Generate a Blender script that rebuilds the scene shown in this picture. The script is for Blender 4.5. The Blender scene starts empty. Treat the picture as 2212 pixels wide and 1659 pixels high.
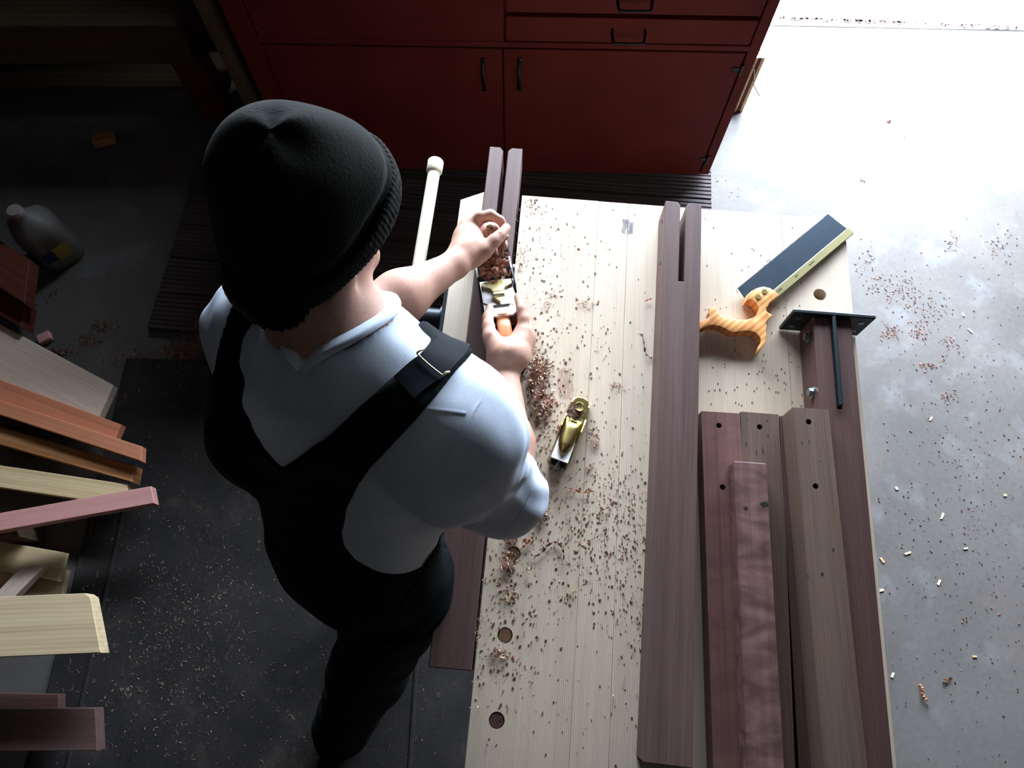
import bpy, bmesh, math, random
import numpy as np
from math import sin, cos, tan, atan, atan2, radians, pi, sqrt, hypot
from mathutils import Vector, Matrix, Euler

S = bpy.context.scene
COL = S.collection

# ------------------------------------------------------------------ camera, world, light, exposure
F = 1497.0                      # focal length in pixels of the 2212 x 1659 frame
TILT = atan(570 / 1497)         # angle away from straight down
H = 2.2
cam_d = bpy.data.cameras.new('camera')
cam_d.sensor_width = 36.0
cam_d.lens = F / 2212 * 36.0
cam_d.clip_start = 0.05
cam = bpy.data.objects.new('camera', cam_d)
COL.objects.link(cam)
cam.location = (0, 0, H)
cam.rotation_euler = (TILT, 0, 0)
S.camera = cam

w = bpy.data.worlds.new('overcast_sky')
S.world = w
w.use_nodes = True
SKY = 106.0
bgn = w.node_tree.nodes['Background']
# overcast sky: three times brighter overhead than at the horizon
_n, _l = w.node_tree.nodes, w.node_tree.links
_tc = _n.new('ShaderNodeTexCoord'); _sp = _n.new('ShaderNodeSeparateXYZ'); _l.new(_tc.outputs['Generated'], _sp.inputs[0])
_mr = _n.new('ShaderNodeMapRange'); _mr.inputs['From Min'].default_value = 0; _mr.inputs['From Max'].default_value = 1
_mr.inputs['To Min'].default_value = SKY / 3; _mr.inputs['To Max'].default_value = SKY
_l.new(_sp.outputs['Z'], _mr.inputs['Value']); _l.new(_mr.outputs[0], bgn.inputs['Strength'])
bgn.inputs['Color'].default_value = (0.70, 0.84, 1.0, 1)

DOOR_X0, DOOR_X1, DOOR_H, WALL_Y = -0.8, 2.3, 1.97, 2.52
pl = bpy.data.lights.new('door_portal', 'AREA')        # sampling guide only: it gives no light of its own
pl.shape = 'RECTANGLE'; pl.size = DOOR_X1 - DOOR_X0; pl.size_y = DOOR_H
pl.cycles.is_portal = True
po = bpy.data.objects.new('door_portal', pl); COL.objects.link(po)
po.location = ((DOOR_X0 + DOOR_X1) / 2, WALL_Y + .12, DOOR_H / 2)
po.rotation_euler = (radians(-90), 0, 0)

S.view_settings.view_transform = 'Standard'
S.view_settings.look = 'None'
S.view_settings.gamma = 1.0
S.view_settings.exposure = 0.0
S.view_settings.use_curve_mapping = False
S.cycles.use_denoising = True
S.cycles.max_bounces = 8
S.cycles.diffuse_bounces = 5
S.cycles.sample_clamp_indirect = 8.0

def P(px, py, z):
    v = (py - 829.5) / F; u = (px - 1106) / F
    s = (H - z) / (cos(TILT) + v * sin(TILT))
    return Vector((u * s, s * (sin(TILT) - v * cos(TILT)), z))

# ------------------------------------------------------------------ object helpers
def tag(o, label=None, cat=None, group=None, kind=None):
    if label: o['label'] = label
    if cat: o['category'] = cat
    if group: o['group'] = group
    if kind: o['kind'] = kind
    return o

def empty(name, loc=(0, 0, 0), rot=(0, 0, 0), label=None, cat=None, group=None):
    o = bpy.data.objects.new(name, None)
    o.empty_display_size = .05
    COL.objects.link(o)
    o.location = loc; o.rotation_euler = rot
    return tag(o, label, cat, group)

def link(name, me, mat=None, parent=None, loc=(0, 0, 0), rot=(0, 0, 0)):
    o = bpy.data.objects.new(name, me)
    COL.objects.link(o)
    if mat is not None:
        for m in (mat if isinstance(mat, (list, tuple)) else [mat]):
            me.materials.append(m)
    if parent: o.parent = parent
    o.location = loc; o.rotation_euler = rot
    return o

def obj(name, bm, mat=None, parent=None, loc=(0, 0, 0), rot=(0, 0, 0), smooth=None):
    me = bpy.data.meshes.new(name)
    bmesh.ops.recalc_face_normals(bm, faces=bm.faces)
    bm.to_mesh(me); bm.free()
    if smooth is not None:
        me.polygons.foreach_set('use_smooth', [True] * len(me.polygons))
        me.set_sharp_from_angle(angle=radians(smooth))
    return link(name, me, mat, parent, loc, rot)

def box(bm, x0, x1, y0, y1, z0, z1, bev=0.0, M=None, seg=1):
    r = bmesh.ops.create_cube(bm, size=1)
    vs = r['verts']
    for v in vs:
        v.co = Vector((x0 + (v.co.x + .5) * (x1 - x0), y0 + (v.co.y + .5) * (y1 - y0), z0 + (v.co.z + .5) * (z1 - z0)))
    if bev > 0:
        es = list({e for v in vs for e in v.link_edges})
        rr = bmesh.ops.bevel(bm, geom=es, offset=bev, segments=seg, affect='EDGES', profile=.5)
        vs = list({v for f in rr['faces'] for v in f.verts} | {v for v in vs if v.is_valid})
    if M is not None:
        bmesh.ops.transform(bm, matrix=M, verts=vs)
    return vs

def newbox(*a, **k):
    bm = bmesh.new(); box(bm, *a, **k); return bm

def cyl(bm, p0, p1, r0, r1=None, n=24, cap=True):
    p0 = Vector(p0); p1 = Vector(p1); r1 = r0 if r1 is None else r1
    d = (p1 - p0); L = d.length
    r = bmesh.ops.create_cone(bm, cap_ends=cap, segments=n, radius1=r0, radius2=r1, depth=L)
    q = d.to_track_quat('Z', 'Y').to_matrix().to_4x4()
    bmesh.ops.transform(bm, matrix=Matrix.Translation((p0 + p1) / 2) @ q, verts=r['verts'])
    return r['verts']

def lathe(bm, prof, n=32, M=None):
    """prof: (r, z) pairs around Z"""
    rings = []
    for r, z in prof:
        if r < 1e-6: rings.append([bm.verts.new((0, 0, z))])
        else: rings.append([bm.verts.new((r * cos(2 * pi * k / n), r * sin(2 * pi * k / n), z)) for k in range(n)])
    for a, b in zip(rings, rings[1:]):
        for k in range(n):
            k2 = (k + 1) % n
            if len(a) == 1 and len(b) == 1: continue
            if len(a) == 1: bm.faces.new((a[0], b[k], b[k2]))
            elif len(b) == 1: bm.faces.new((a[k], a[k2], b[0]))
            else: bm.faces.new((a[k], a[k2], b[k2], b[k]))
    if len(rings[0]) > 1: bm.faces.new(rings[0][::-1])
    if len(rings[-1]) > 1: bm.faces.new(rings[-1])
    vs = [v for r in rings for v in r]
    if M is not None: bmesh.ops.transform(bm, matrix=M, verts=vs)
    return vs

def tube(bm, pts, r, n=10, flat=1.0, cap=True):
    """tube through pts; r number or list"""
    pts = [Vector(p) for p in pts]; m = len(pts)
    rs = r if isinstance(r, (list, tuple)) else [r] * m
    rings = []; up = Vector((0, 0, 1))
    for i, p in enumerate(pts):
        d = (pts[min(i + 1, m - 1)] - pts[max(i - 1, 0)]).normalized()
        if abs(d.dot(up)) > .95: side = d.cross(Vector((1, 0, 0))).normalized()
        else: side = d.cross(up).normalized()
        if i and side.dot(last) < 0: side = -side
        last = side
        nn = side.cross(d).normalized()
        rings.append([bm.verts.new(p + rs[i] * (cos(2 * pi * k / n) * side + sin(2 * pi * k / n) * nn * flat)) for k in range(n)])
    for a, b in zip(rings, rings[1:]):
        for k in range(n):
            bm.faces.new((a[k], a[(k + 1) % n], b[(k + 1) % n], b[k]))
    if cap:
        bm.faces.new(rings[0][::-1]); bm.faces.new(rings[-1])
    return [v for q in rings for v in q]

def prism(bm, poly, z0, z1, bev=0.0, seg=2):
    """extrude an xy polygon"""
    vs = [bm.verts.new((x, y, z0)) for x, y in poly]
    f = bm.faces.new(vs)
    f.normal_update()
    if f.normal.z > 0: f.normal_flip()
    r = bmesh.ops.extrude_face_region(bm, geom=[f])
    top = [g for g in r['geom'] if isinstance(g, bmesh.types.BMVert)]
    for v in top: v.co.z = z1
    allv = vs + top
    if bev > 0:
        es = [e for e in bm.edges if all(v in allv for v in e.verts) and abs(e.verts[0].co.z - e.verts[1].co.z) < 1e-7 and abs(e.verts[0].co.z - z1) < 1e-7]
        rr = bmesh.ops.bevel(bm, geom=es, offset=bev, segments=seg, affect='EDGES', profile=.5)
    return allv

def smoothpoly(pts, n=4, closed=True):
    """Catmull-Rom through pts"""
    out = []; m = len(pts)
    rng = range(m) if closed else range(m - 1)
    for i in rng:
        if closed: p0, p1, p2, p3 = (pts[(i + k - 1) % m] for k in range(4))
        else: p0, p1, p2, p3 = (pts[min(max(i + k - 1, 0), m - 1)] for k in range(4))
        for j in range(n):
            t = j / n
            out.append(tuple(.5 * ((2 * b) + (-a + c) * t + (2 * a - 5 * b + 4 * c - d) * t * t + (-a + 3 * b - 3 * c + d) * t ** 3)
                             for a, b, c, d in zip(p0, p1, p2, p3)))
    if not closed: out.append(tuple(pts[-1]))
    return out

# ------------------------------------------------------------------ materials
def mat_new(name):
    m = bpy.data.materials.new(name); m.use_nodes = True
    return m, m.node_tree.nodes, m.node_tree.links, m.node_tree.nodes['Principled BSDF']

def ramp(nodes, stops, interp='LINEAR'):
    r = nodes.new('ShaderNodeValToRGB'); cr = r.color_ramp; cr.interpolation = interp
    while len(cr.elements) < len(stops): cr.elements.new(.5)
    for e, (p, c) in zip(cr.elements, stops):
        e.position = p; e.color = (*c, 1) if len(c) == 3 else c
    return r

def lin(h):
    c = [int(h[i:i + 2], 16) / 255 for i in (0, 2, 4)]
    return tuple(x / 12.92 if x < .04045 else ((x + .055) / 1.055) ** 2.4 for x in c)

def coords(nodes, links, scale, rnd=True, seed=0.0):
    tc = nodes.new('ShaderNodeTexCoord')
    mp = nodes.new('ShaderNodeMapping'); mp.inputs['Scale'].default_value = scale
    mp.inputs['Location'].default_value = (seed, seed * 1.7, seed * .6)
    if rnd:
        oi = nodes.new('ShaderNodeObjectInfo')
        mul = nodes.new('ShaderNodeMath'); mul.operation = 'MULTIPLY'; mul.inputs[1].default_value = 37.0
        links.new(oi.outputs['Random'], mul.inputs[0])
        ad = nodes.new('ShaderNodeVectorMath'); ad.operation = 'ADD'
        links.new(tc.outputs['Object'], ad.inputs[0]); links.new(mul.outputs[0], ad.inputs[1])
        links.new(ad.outputs[0], mp.inputs['Vector'])
    else:
        links.new(tc.outputs['Object'], mp.inputs['Vector'])
    return mp

def noise(nodes, links, mp, scale, detail=4, rough=.55, dist=0.0):
    n = nodes.new('ShaderNodeTexNoise')
    n.inputs['Scale'].default_value = scale; n.inputs['Detail'].default_value = detail
    n.inputs['Roughness'].default_value = rough; n.inputs['Distortion'].default_value = dist
    links.new(mp.outputs[0], n.inputs['Vector'])
    return n

def mixc(nodes, links, fac, a, b, mode='MIX'):
    m = nodes.new('ShaderNodeMix'); m.data_type = 'RGBA'; m.blend_type = mode
    if isinstance(fac, (int, float)): m.inputs[0].default_value = fac
    else: links.new(fac, m.inputs[0])
    for k, x in ((6, a), (7, b)):
        if isinstance(x, tuple): m.inputs[k].default_value = (*x, 1) if len(x) == 3 else x
        else: links.new(x, m.inputs[k])
    return m.outputs[2]

def bump(nodes, links, bsdf, h, strength=.3, dist=.002):
    b = nodes.new('ShaderNodeBump'); b.inputs['Strength'].default_value = strength; b.inputs['Distance'].default_value = dist
    links.new(h, b.inputs['Height']); links.new(b.outputs[0], bsdf.inputs['Normal'])
    return b

def plain(name, col, rough=.5, metal=0.0, grain=0.0, gscale=60, spec=None, bstr=.15):
    m, n, l, b = mat_new(name)
    b.inputs['Roughness'].default_value = rough; b.inputs['Metallic'].default_value = metal
    if spec is not None: b.inputs['Specular IOR Level'].default_value = spec
    mp = coords(n, l, (1, 1, 1))
    nz = noise(n, l, mp, gscale, 5)
    dk = tuple(c * (1 - grain) for c in col); lt = tuple(min(1, c * (1 + grain)) for c in col)
    r = ramp(n, [(.3, dk), (.7, lt)]); l.new(nz.outputs[0], r.inputs[0])
    l.new(r.outputs[0], b.inputs['Base Color'])
    bump(n, l, b, nz.outputs[0], bstr, .001)
    return m

def wood(name, dark, mid, light, rings=40.0, curl=0.0, rough=.6, pore=.5, seed=0.0, figure=0.0, grainmix=.2, spec=.3):
    """grain runs along local X: broad colour drift, wavering growth lines, long streaks and short pores"""
    m, n, l, b = mat_new(name)
    b.inputs['Roughness'].default_value = rough; b.inputs['Specular IOR Level'].default_value = spec
    big = noise(n, l, coords(n, l, (.55, 6.5, 6.5), seed=seed), 1.6, 3, .5, .8)
    st = noise(n, l, coords(n, l, (.35, 26, 26), seed=seed + 1), 2.2, 8, .62, .35)
    wv = n.new('ShaderNodeTexWave'); wv.wave_type = 'BANDS'; wv.bands_direction = 'Y'
    l.new(coords(n, l, (.10, 1, .35), seed=seed).outputs[0], wv.inputs['Vector'])
    wv.inputs['Scale'].default_value = rings; wv.inputs['Distortion'].default_value = 7.0
    wv.inputs['Detail'].default_value = 3; wv.inputs['Detail Scale'].default_value = .22; wv.inputs['Detail Roughness'].default_value = .6
    fine = noise(n, l, coords(n, l, (3, 90, 90), seed=seed), 3.0, 4, .7)
    r1 = ramp(n, [(.25, dark), (.5, mid), (.8, light)]); l.new(big.outputs[0], r1.inputs[0])
    r5 = ramp(n, [(.30, dark), (.48, mid), (.72, light)]); l.new(st.outputs[0], r5.inputs[0])
    r2 = ramp(n, [(.0, dark), (.35, mid), (.9, light)]); l.new(wv.outputs[0], r2.inputs[0])
    c = mixc(n, l, .5, r1.outputs[0], r5.outputs[0])
    c = mixc(n, l, grainmix, c, r2.outputs[0])
    r3 = ramp(n, [(.35, (.66, .66, .66)), (.6, (1, 1, 1))]); l.new(fine.outputs[0], r3.inputs[0])
    c = mixc(n, l, pore, c, r3.outputs[0], 'MULTIPLY')
    if figure > 0:
        fg = noise(n, l, coords(n, l, (1, .35, 1), seed=seed + 3), 28, 2, .5, 1.2)
        r4 = ramp(n, [(.35, (.55, .45, .45)), (.65, (1.35, 1.3, 1.3))]); l.new(fg.outputs[0], r4.inputs[0])
        c = mixc(n, l, figure, c, r4.outputs[0], 'MULTIPLY')
    l.new(c, b.inputs['Base Color'])
    bump(n, l, b, fine.outputs[0], .25, .0006)
    return m

M = {}
M['pine'] = wood('pine_top', lin('b1977d'), lin('d4bea6'), lin('e3d0ba'), rings=95, rough=.5, pore=.25, grainmix=.5)
M['pine_jaw'] = wood('pine_jaw', lin('b39c80'), lin('dccab2'), lin('eaddcb'), rings=120, rough=.55, pore=.25, grainmix=.5, seed=4)
M['walnut'] = wood('walnut', lin('4c3630'), lin('604843'), lin('725a55'), rings=60, rough=.5, pore=.55, grainmix=.1)
M['walnut_red'] = wood('walnut_reddish', lin('543530'), lin('6e4b46'), lin('83625c'), rings=30, grainmix=.1, rough=.45, pore=.4, seed=8, figure=.25)
M['walnut_curly'] = wood('walnut_curly', lin('533632'), lin('6c4f4a'), lin('8d756d'), rings=14, grainmix=.1, rough=.45, pore=.3, seed=15, figure=.75)
M['walnut_tan'] = wood('walnut_tan', lin('533d32'), lin('685144'), lin('7a6254'), rings=60, grainmix=.15, rough=.6, pore=.6, seed=21)
M['walnut_dark'] = wood('walnut_dark', lin('402a26'), lin('563c37'), lin('6a4f49'), rings=45, grainmix=.1, rough=.45, pore=.5, seed=30)
M['maple'] = wood('pale_board', lin('b39b86'), lin('cdb6a4'), lin('dcc8b8'), rings=25, grainmix=.1, rough=.6, pore=.3, seed=2)
M['cedar'] = wood('orange_board', lin('a05f45'), lin('c47a58'), lin('d2906e'), rings=22, grainmix=.1, rough=.6, pore=.3, seed=5)
M['cedar_rough'] = wood('rough_edge_board', lin('5f2f1c'), lin('a96e43'), lin('c99c66'), rings=16, rough=.8, pore=.8, seed=6)
M['yellow_wood'] = wood('yellow_board', lin('a98a58'), lin('d6b98a'), lin('e6cfa5'), rings=30, grainmix=.15, rough=.6, pore=.3, seed=7)
M['pink_wood'] = wood('pink_board', lin('b07a72'), lin('c98f86'), lin('d6a199'), rings=25, grainmix=.1, rough=.6, pore=.3, seed=9)
M['poplar'] = wood('poplar_board', lin('94795a'), lin('cbb08b'), lin('dcc4a0'), rings=28, grainmix=.15, rough=.6, pore=.25, seed=10)
M['ply'] = wood('plywood', lin('b3946a'), lin('cbb08a'), lin('d9c19c'), rings=6, rough=.65, pore=.4, seed=11)
M['red_timber'] = wood('red_timber', lin('351409'), lin('532215'), lin('653020'), rings=10, rough=.7, pore=.4, seed=12)
M['bench_dark'] = wood('dark_bench_wood', lin('2c2118'), lin('463627'), lin('5a4833'), rings=12, rough=.8, pore=.5, seed=13)
M['handle_wood'] = wood('vise_handle_wood', lin('c5b090'), lin('e4d5bb'), lin('efe5d2'), rings=60, rough=.6, pore=.5, seed=14)
M['olive'] = wood('saw_handle_wood', lin('8f4f22'), lin('d98f4f'), lin('efb272'), rings=30, rough=.35, pore=.1, seed=16, grainmix=.4, spec=.5)
M['cherry'] = wood('cherry_tote', lin('b5673c'), lin('d98a5c'), lin('e8a67c'), rings=20, rough=.3, pore=.1, seed=17, spec=.5)
M['knob_wood'] = wood('front_knob_wood', lin('8a5c52'), lin('b08479'), lin('c8a093'), rings=30, rough=.35, pore=.1, seed=18, spec=.5)
M['deck'] = wood('deck_board', lin('2c2425'), lin('423637'), lin('54484a'), rings=15, rough=.8, pore=.4, seed=19)
M['brass'] = plain('brass', lin('b39c62'), .34, 1.0, .12, 40)
M['brass_cap'] = plain('lever_cap_brass', lin('d2bf8e'), .5, .75, .08, 40)
M['brass_bright'] = plain('bright_brass', lin('e6d8a0'), .3, 1.0, .06, 30)
M['steel'] = plain('steel', lin('c9c4c0'), .5, 1.0, .1, 90)
M['blade'] = plain('polished_blade', lin('8596a8'), .24, 1.0, .05, 30, bstr=.03)  # blue-grey tint puts the sky's reflection into the steel colour
M['iron'] = plain('black_iron', lin('1b242a'), .45, .4, .3, 200)
M['iron_plate'] = plain('painted_steel', lin('1a2226'), .42, .2, .3, 150)
M['zinc'] = plain('zinc_bolt', lin('8d979c'), .35, 1.0, .1, 120)
M['japan'] = plain('japanned_iron', lin('0c0c0e'), .25, .1, .2, 80)
M['black_pull'] = plain('black_pull', lin('0e0a0b'), .35, .3, .2, 80)
M['jug'] = plain('jug_plastic', lin('5e5955'), .45, 0, .03, 20)  # white plastic painted grey: the corner's shade is put into the colour
M['jug_cap'] = plain('jug_cap', lin('7d716c'), .5, 0, .03, 20)
M['blue_label'] = plain('blue_label', lin('15284f'), .5, 0, .1, 40)
M['yellow_label'] = plain('yellow_label', lin('9a8a3a'), .5, 0, .1, 40)
M['dark'] = plain('dark_recess', lin('060505'), .9)
M['wall'] = plain('shop_wall', lin('2e2822'), .9, 0, .1, 6)
M['ceil'] = plain('shop_ceiling', lin('2a2520'), .95, 0, .1, 6)

def red_paint():
    m, n, l, b = mat_new('red_cabinet_paint')
    mp = coords(n, l, (1, 1, 1), rnd=False)
    a = noise(n, l, mp, 5, 4); r = ramp(n, [(.3, lin('561a15')), (.7, lin('63241d'))]); l.new(a.outputs[0], r.inputs[0])
    sc = coords(n, l, (1, 1, 3), rnd=False, seed=3.3); s = noise(n, l, sc, 26, 3, .6, 1.0)
    r2 = ramp(n, [(.735, (0, 0, 0)), (.76, (1, 1, 1))]); l.new(s.outputs[0], r2.inputs[0])
    c = mixc(n, l, r2.outputs[0], r.outputs[0], lin('9a6a5c'))
    l.new(c, b.inputs['Base Color']); b.inputs['Roughness'].default_value = .6; b.inputs['Specular IOR Level'].default_value = .12
    f = noise(n, l, mp, 90, 3); bump(n, l, b, f.outputs[0], .12, .001)
    return m
M['red'] = red_paint()

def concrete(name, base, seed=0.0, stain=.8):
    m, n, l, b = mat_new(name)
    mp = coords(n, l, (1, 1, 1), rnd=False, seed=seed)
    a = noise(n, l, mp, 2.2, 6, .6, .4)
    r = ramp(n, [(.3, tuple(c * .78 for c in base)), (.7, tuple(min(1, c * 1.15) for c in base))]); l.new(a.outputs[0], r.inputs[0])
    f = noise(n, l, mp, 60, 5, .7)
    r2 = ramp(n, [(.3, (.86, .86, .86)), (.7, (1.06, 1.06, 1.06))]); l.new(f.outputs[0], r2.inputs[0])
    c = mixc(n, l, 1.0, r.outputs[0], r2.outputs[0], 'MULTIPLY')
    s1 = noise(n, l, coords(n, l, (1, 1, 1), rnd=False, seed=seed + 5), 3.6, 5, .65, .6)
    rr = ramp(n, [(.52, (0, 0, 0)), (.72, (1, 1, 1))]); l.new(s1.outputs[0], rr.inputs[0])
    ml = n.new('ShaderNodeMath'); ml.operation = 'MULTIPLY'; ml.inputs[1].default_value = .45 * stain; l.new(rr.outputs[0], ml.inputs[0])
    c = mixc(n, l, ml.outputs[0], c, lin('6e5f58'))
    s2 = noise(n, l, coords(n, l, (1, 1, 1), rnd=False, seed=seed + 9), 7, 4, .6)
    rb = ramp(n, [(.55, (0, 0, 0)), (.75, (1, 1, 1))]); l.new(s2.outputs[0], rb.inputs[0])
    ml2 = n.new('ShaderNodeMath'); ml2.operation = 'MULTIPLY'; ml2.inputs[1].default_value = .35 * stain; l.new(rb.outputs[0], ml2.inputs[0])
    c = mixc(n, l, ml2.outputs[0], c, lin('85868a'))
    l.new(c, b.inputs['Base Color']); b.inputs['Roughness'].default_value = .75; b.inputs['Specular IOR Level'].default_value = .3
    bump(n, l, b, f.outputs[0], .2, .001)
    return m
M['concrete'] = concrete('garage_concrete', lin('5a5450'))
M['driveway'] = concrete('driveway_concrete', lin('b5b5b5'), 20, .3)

def mat_rubber():
    m, n, l, b = mat_new('rubber_mat')
    mp = coords(n, l, (1, 1, 1), rnd=False)
    a = noise(n, l, mp, 5, 6, .65, .5)
    r = ramp(n, [(.35, lin('1f1d1c')), (.6, lin('2e2a29')), (.78, lin('4c3f39'))]); l.new(a.outputs[0], r.inputs[0])
    f = noise(n, l, mp, 130, 5, .75)
    r2 = ramp(n, [(.3, (.7, .7, .7)), (.75, (1.4, 1.35, 1.3))]); l.new(f.outputs[0], r2.inputs[0])
    c = mixc(n, l, 1.0, r.outputs[0], r2.outputs[0], 'MULTIPLY')
    l.new(c, b.inputs['Base Color']); b.inputs['Roughness'].default_value = .85; b.inputs['Specular IOR Level'].default_value = .25
    bump(n, l, b, f.outputs[0], .4, .002)
    return m
M['rubber'] = mat_rubber()
def shav(name, a, b_):
    m, n, l, b = mat_new(name)
    oi = n.new('ShaderNodeNewGeometry')
    r = ramp(n, [(0, a), (1, b_)]); l.new(oi.outputs['Random Per Island'], r.inputs[0])
    l.new(r.outputs[0], b.inputs['Base Color']); b.inputs['Roughness'].default_value = .6
    return m
M['sh_dark'] = shav('walnut_shaving', lin('3c221c'), lin('8d5d4a'))
M['sh_red'] = shav('reddish_shaving', lin('7a4230'), lin('c98a68'))
M['sh_pale'] = shav('pale_shaving', lin('b08a5e'), lin('ead6b4'))
M['sh_mat'] = shav('floor_litter', lin('4a3430'), lin('b08f78'))

# ------------------------------------------------------------------ the room
RX0, RX1, RY0 = -3.4, 4.4, -3.6
b_ = bmesh.new(); _t = tan(radians(1.6))
prism(b_, [(RX0, RY0), (RX1, RY0), (RX1, 2.486 - RX1 * _t), (RX0, 2.486 - RX0 * _t)], -.12, 0)
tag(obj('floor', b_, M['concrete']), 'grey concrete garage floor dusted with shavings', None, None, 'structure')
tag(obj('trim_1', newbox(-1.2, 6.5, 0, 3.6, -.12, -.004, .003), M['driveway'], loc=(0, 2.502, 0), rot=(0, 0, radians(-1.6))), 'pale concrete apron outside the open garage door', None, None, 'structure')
WT = .14
fr = newbox(RX0 - .2, DOOR_X0, WALL_Y, WALL_Y + WT, -.1, 3.0)
box(fr, DOOR_X1, RX1 + .2, WALL_Y, WALL_Y + WT, -.1, 3.0); box(fr, DOOR_X0, DOOR_X1, WALL_Y, WALL_Y + WT, DOOR_H, 3.0)
tag(obj('wall_far', fr, M['wall']), None, None, None, 'structure')
tag(obj('wall_left', newbox(RX0 - .14, RX0, RY0, WALL_Y, -.1, 3.0), M['wall']), kind='structure')
tag(obj('wall_right', newbox(RX1, RX1 + .14, RY0, WALL_Y, -.1, 3.0), M['wall']), kind='structure')
tag(obj('wall_near', newbox(RX0, RX1, RY0 - .14, RY0, -.1, 3.0), M['wall']), kind='structure')
tag(obj('ceiling', newbox(RX0 - .14, RX1 + .14, RY0 - .14, WALL_Y + WT, 3.0, 3.1), M['ceil']), kind='structure')

# ------------------------------------------------------------------ deck platform on the floor (ribbed composite boards)
def deck():
    x0, x1 = -1.262, .752
    root = empty('deck_board_platform', (x0, 1.036, 0), (0, 0, radians(-5.2)),
                 'dark ribbed decking boards laid flat on the floor between bench and cabinet', 'platform')
    L = 1.95; nrow = 6; wd = .138
    for i in range(nrow):
        bm = bmesh.new(); y0 = i * (wd + .004)
        g = 8; pitch = wd / g
        poly = [(y0, 0)]
        for k in range(g):
            a = y0 + k * pitch
            poly += [(a + .0015, .030), (a + pitch - .006, .030), (a + pitch - .0045, .0265), (a + pitch - .0015, .0265)]
        poly += [(y0 + wd, 0)]
        va = [bm.verts.new((0, y, z)) for y, z in poly]; vb = [bm.verts.new((L, y, z)) for y, z in poly]
        bm.faces.new(va); bm.faces.new(vb[::-1])
        for k in range(len(poly)):
            k2 = (k + 1) % len(poly); bm.faces.new((va[k], va[k2], vb[k2], vb[k]))
        obj('deck_board', bm, M['deck'], root)
deck()

# ------------------------------------------------------------------ rubber mats
def rubber_mat():
    r = empty('rubber_mat', (-1.325, .93, 0), (0, 0, radians(-1.2)), 'black rubber anti-fatigue mat under the worker, covered in shavings', 'mat')
    bm = newbox(0, 1.28, -2.3, 0, 0, .012, .004)
    obj('mat_sheet', bm, M['rubber'], r)
    for x in (.105, 1.06):
        obj('raised_ridge', newbox(x, x + .011, -2.28, -.02, .010, .0165, .002), M['rubber'], r)
rubber_mat()

# ------------------------------------------------------------------ red cabinet
CR = Vector((.7329, 1.6518, 0)); CL = Vector((-.8199, 1.6875, 0))
CE = (CL - CR).normalized(); CANG = atan2(-CE.y, -CE.x)     # local +x runs to the right
CW = (CL - CR).length
def cabpx(px, py):
    """pixel -> (x, z) on the cabinet's front plane, x measured from its left edge"""
    v = (py - 829.5) / F; u = (px - 1106) / F
    d = Vector((u, sin(TILT) - v * cos(TILT), -cos(TILT) - v * sin(TILT))); o = Vector((0, 0, H))
    nrm = Vector((-CE.y, CE.x, 0)); t = (CR - o).dot(nrm) / d.dot(nrm); p = o + t * d
    return ((p - CL).dot(-CE), p.z)

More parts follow.
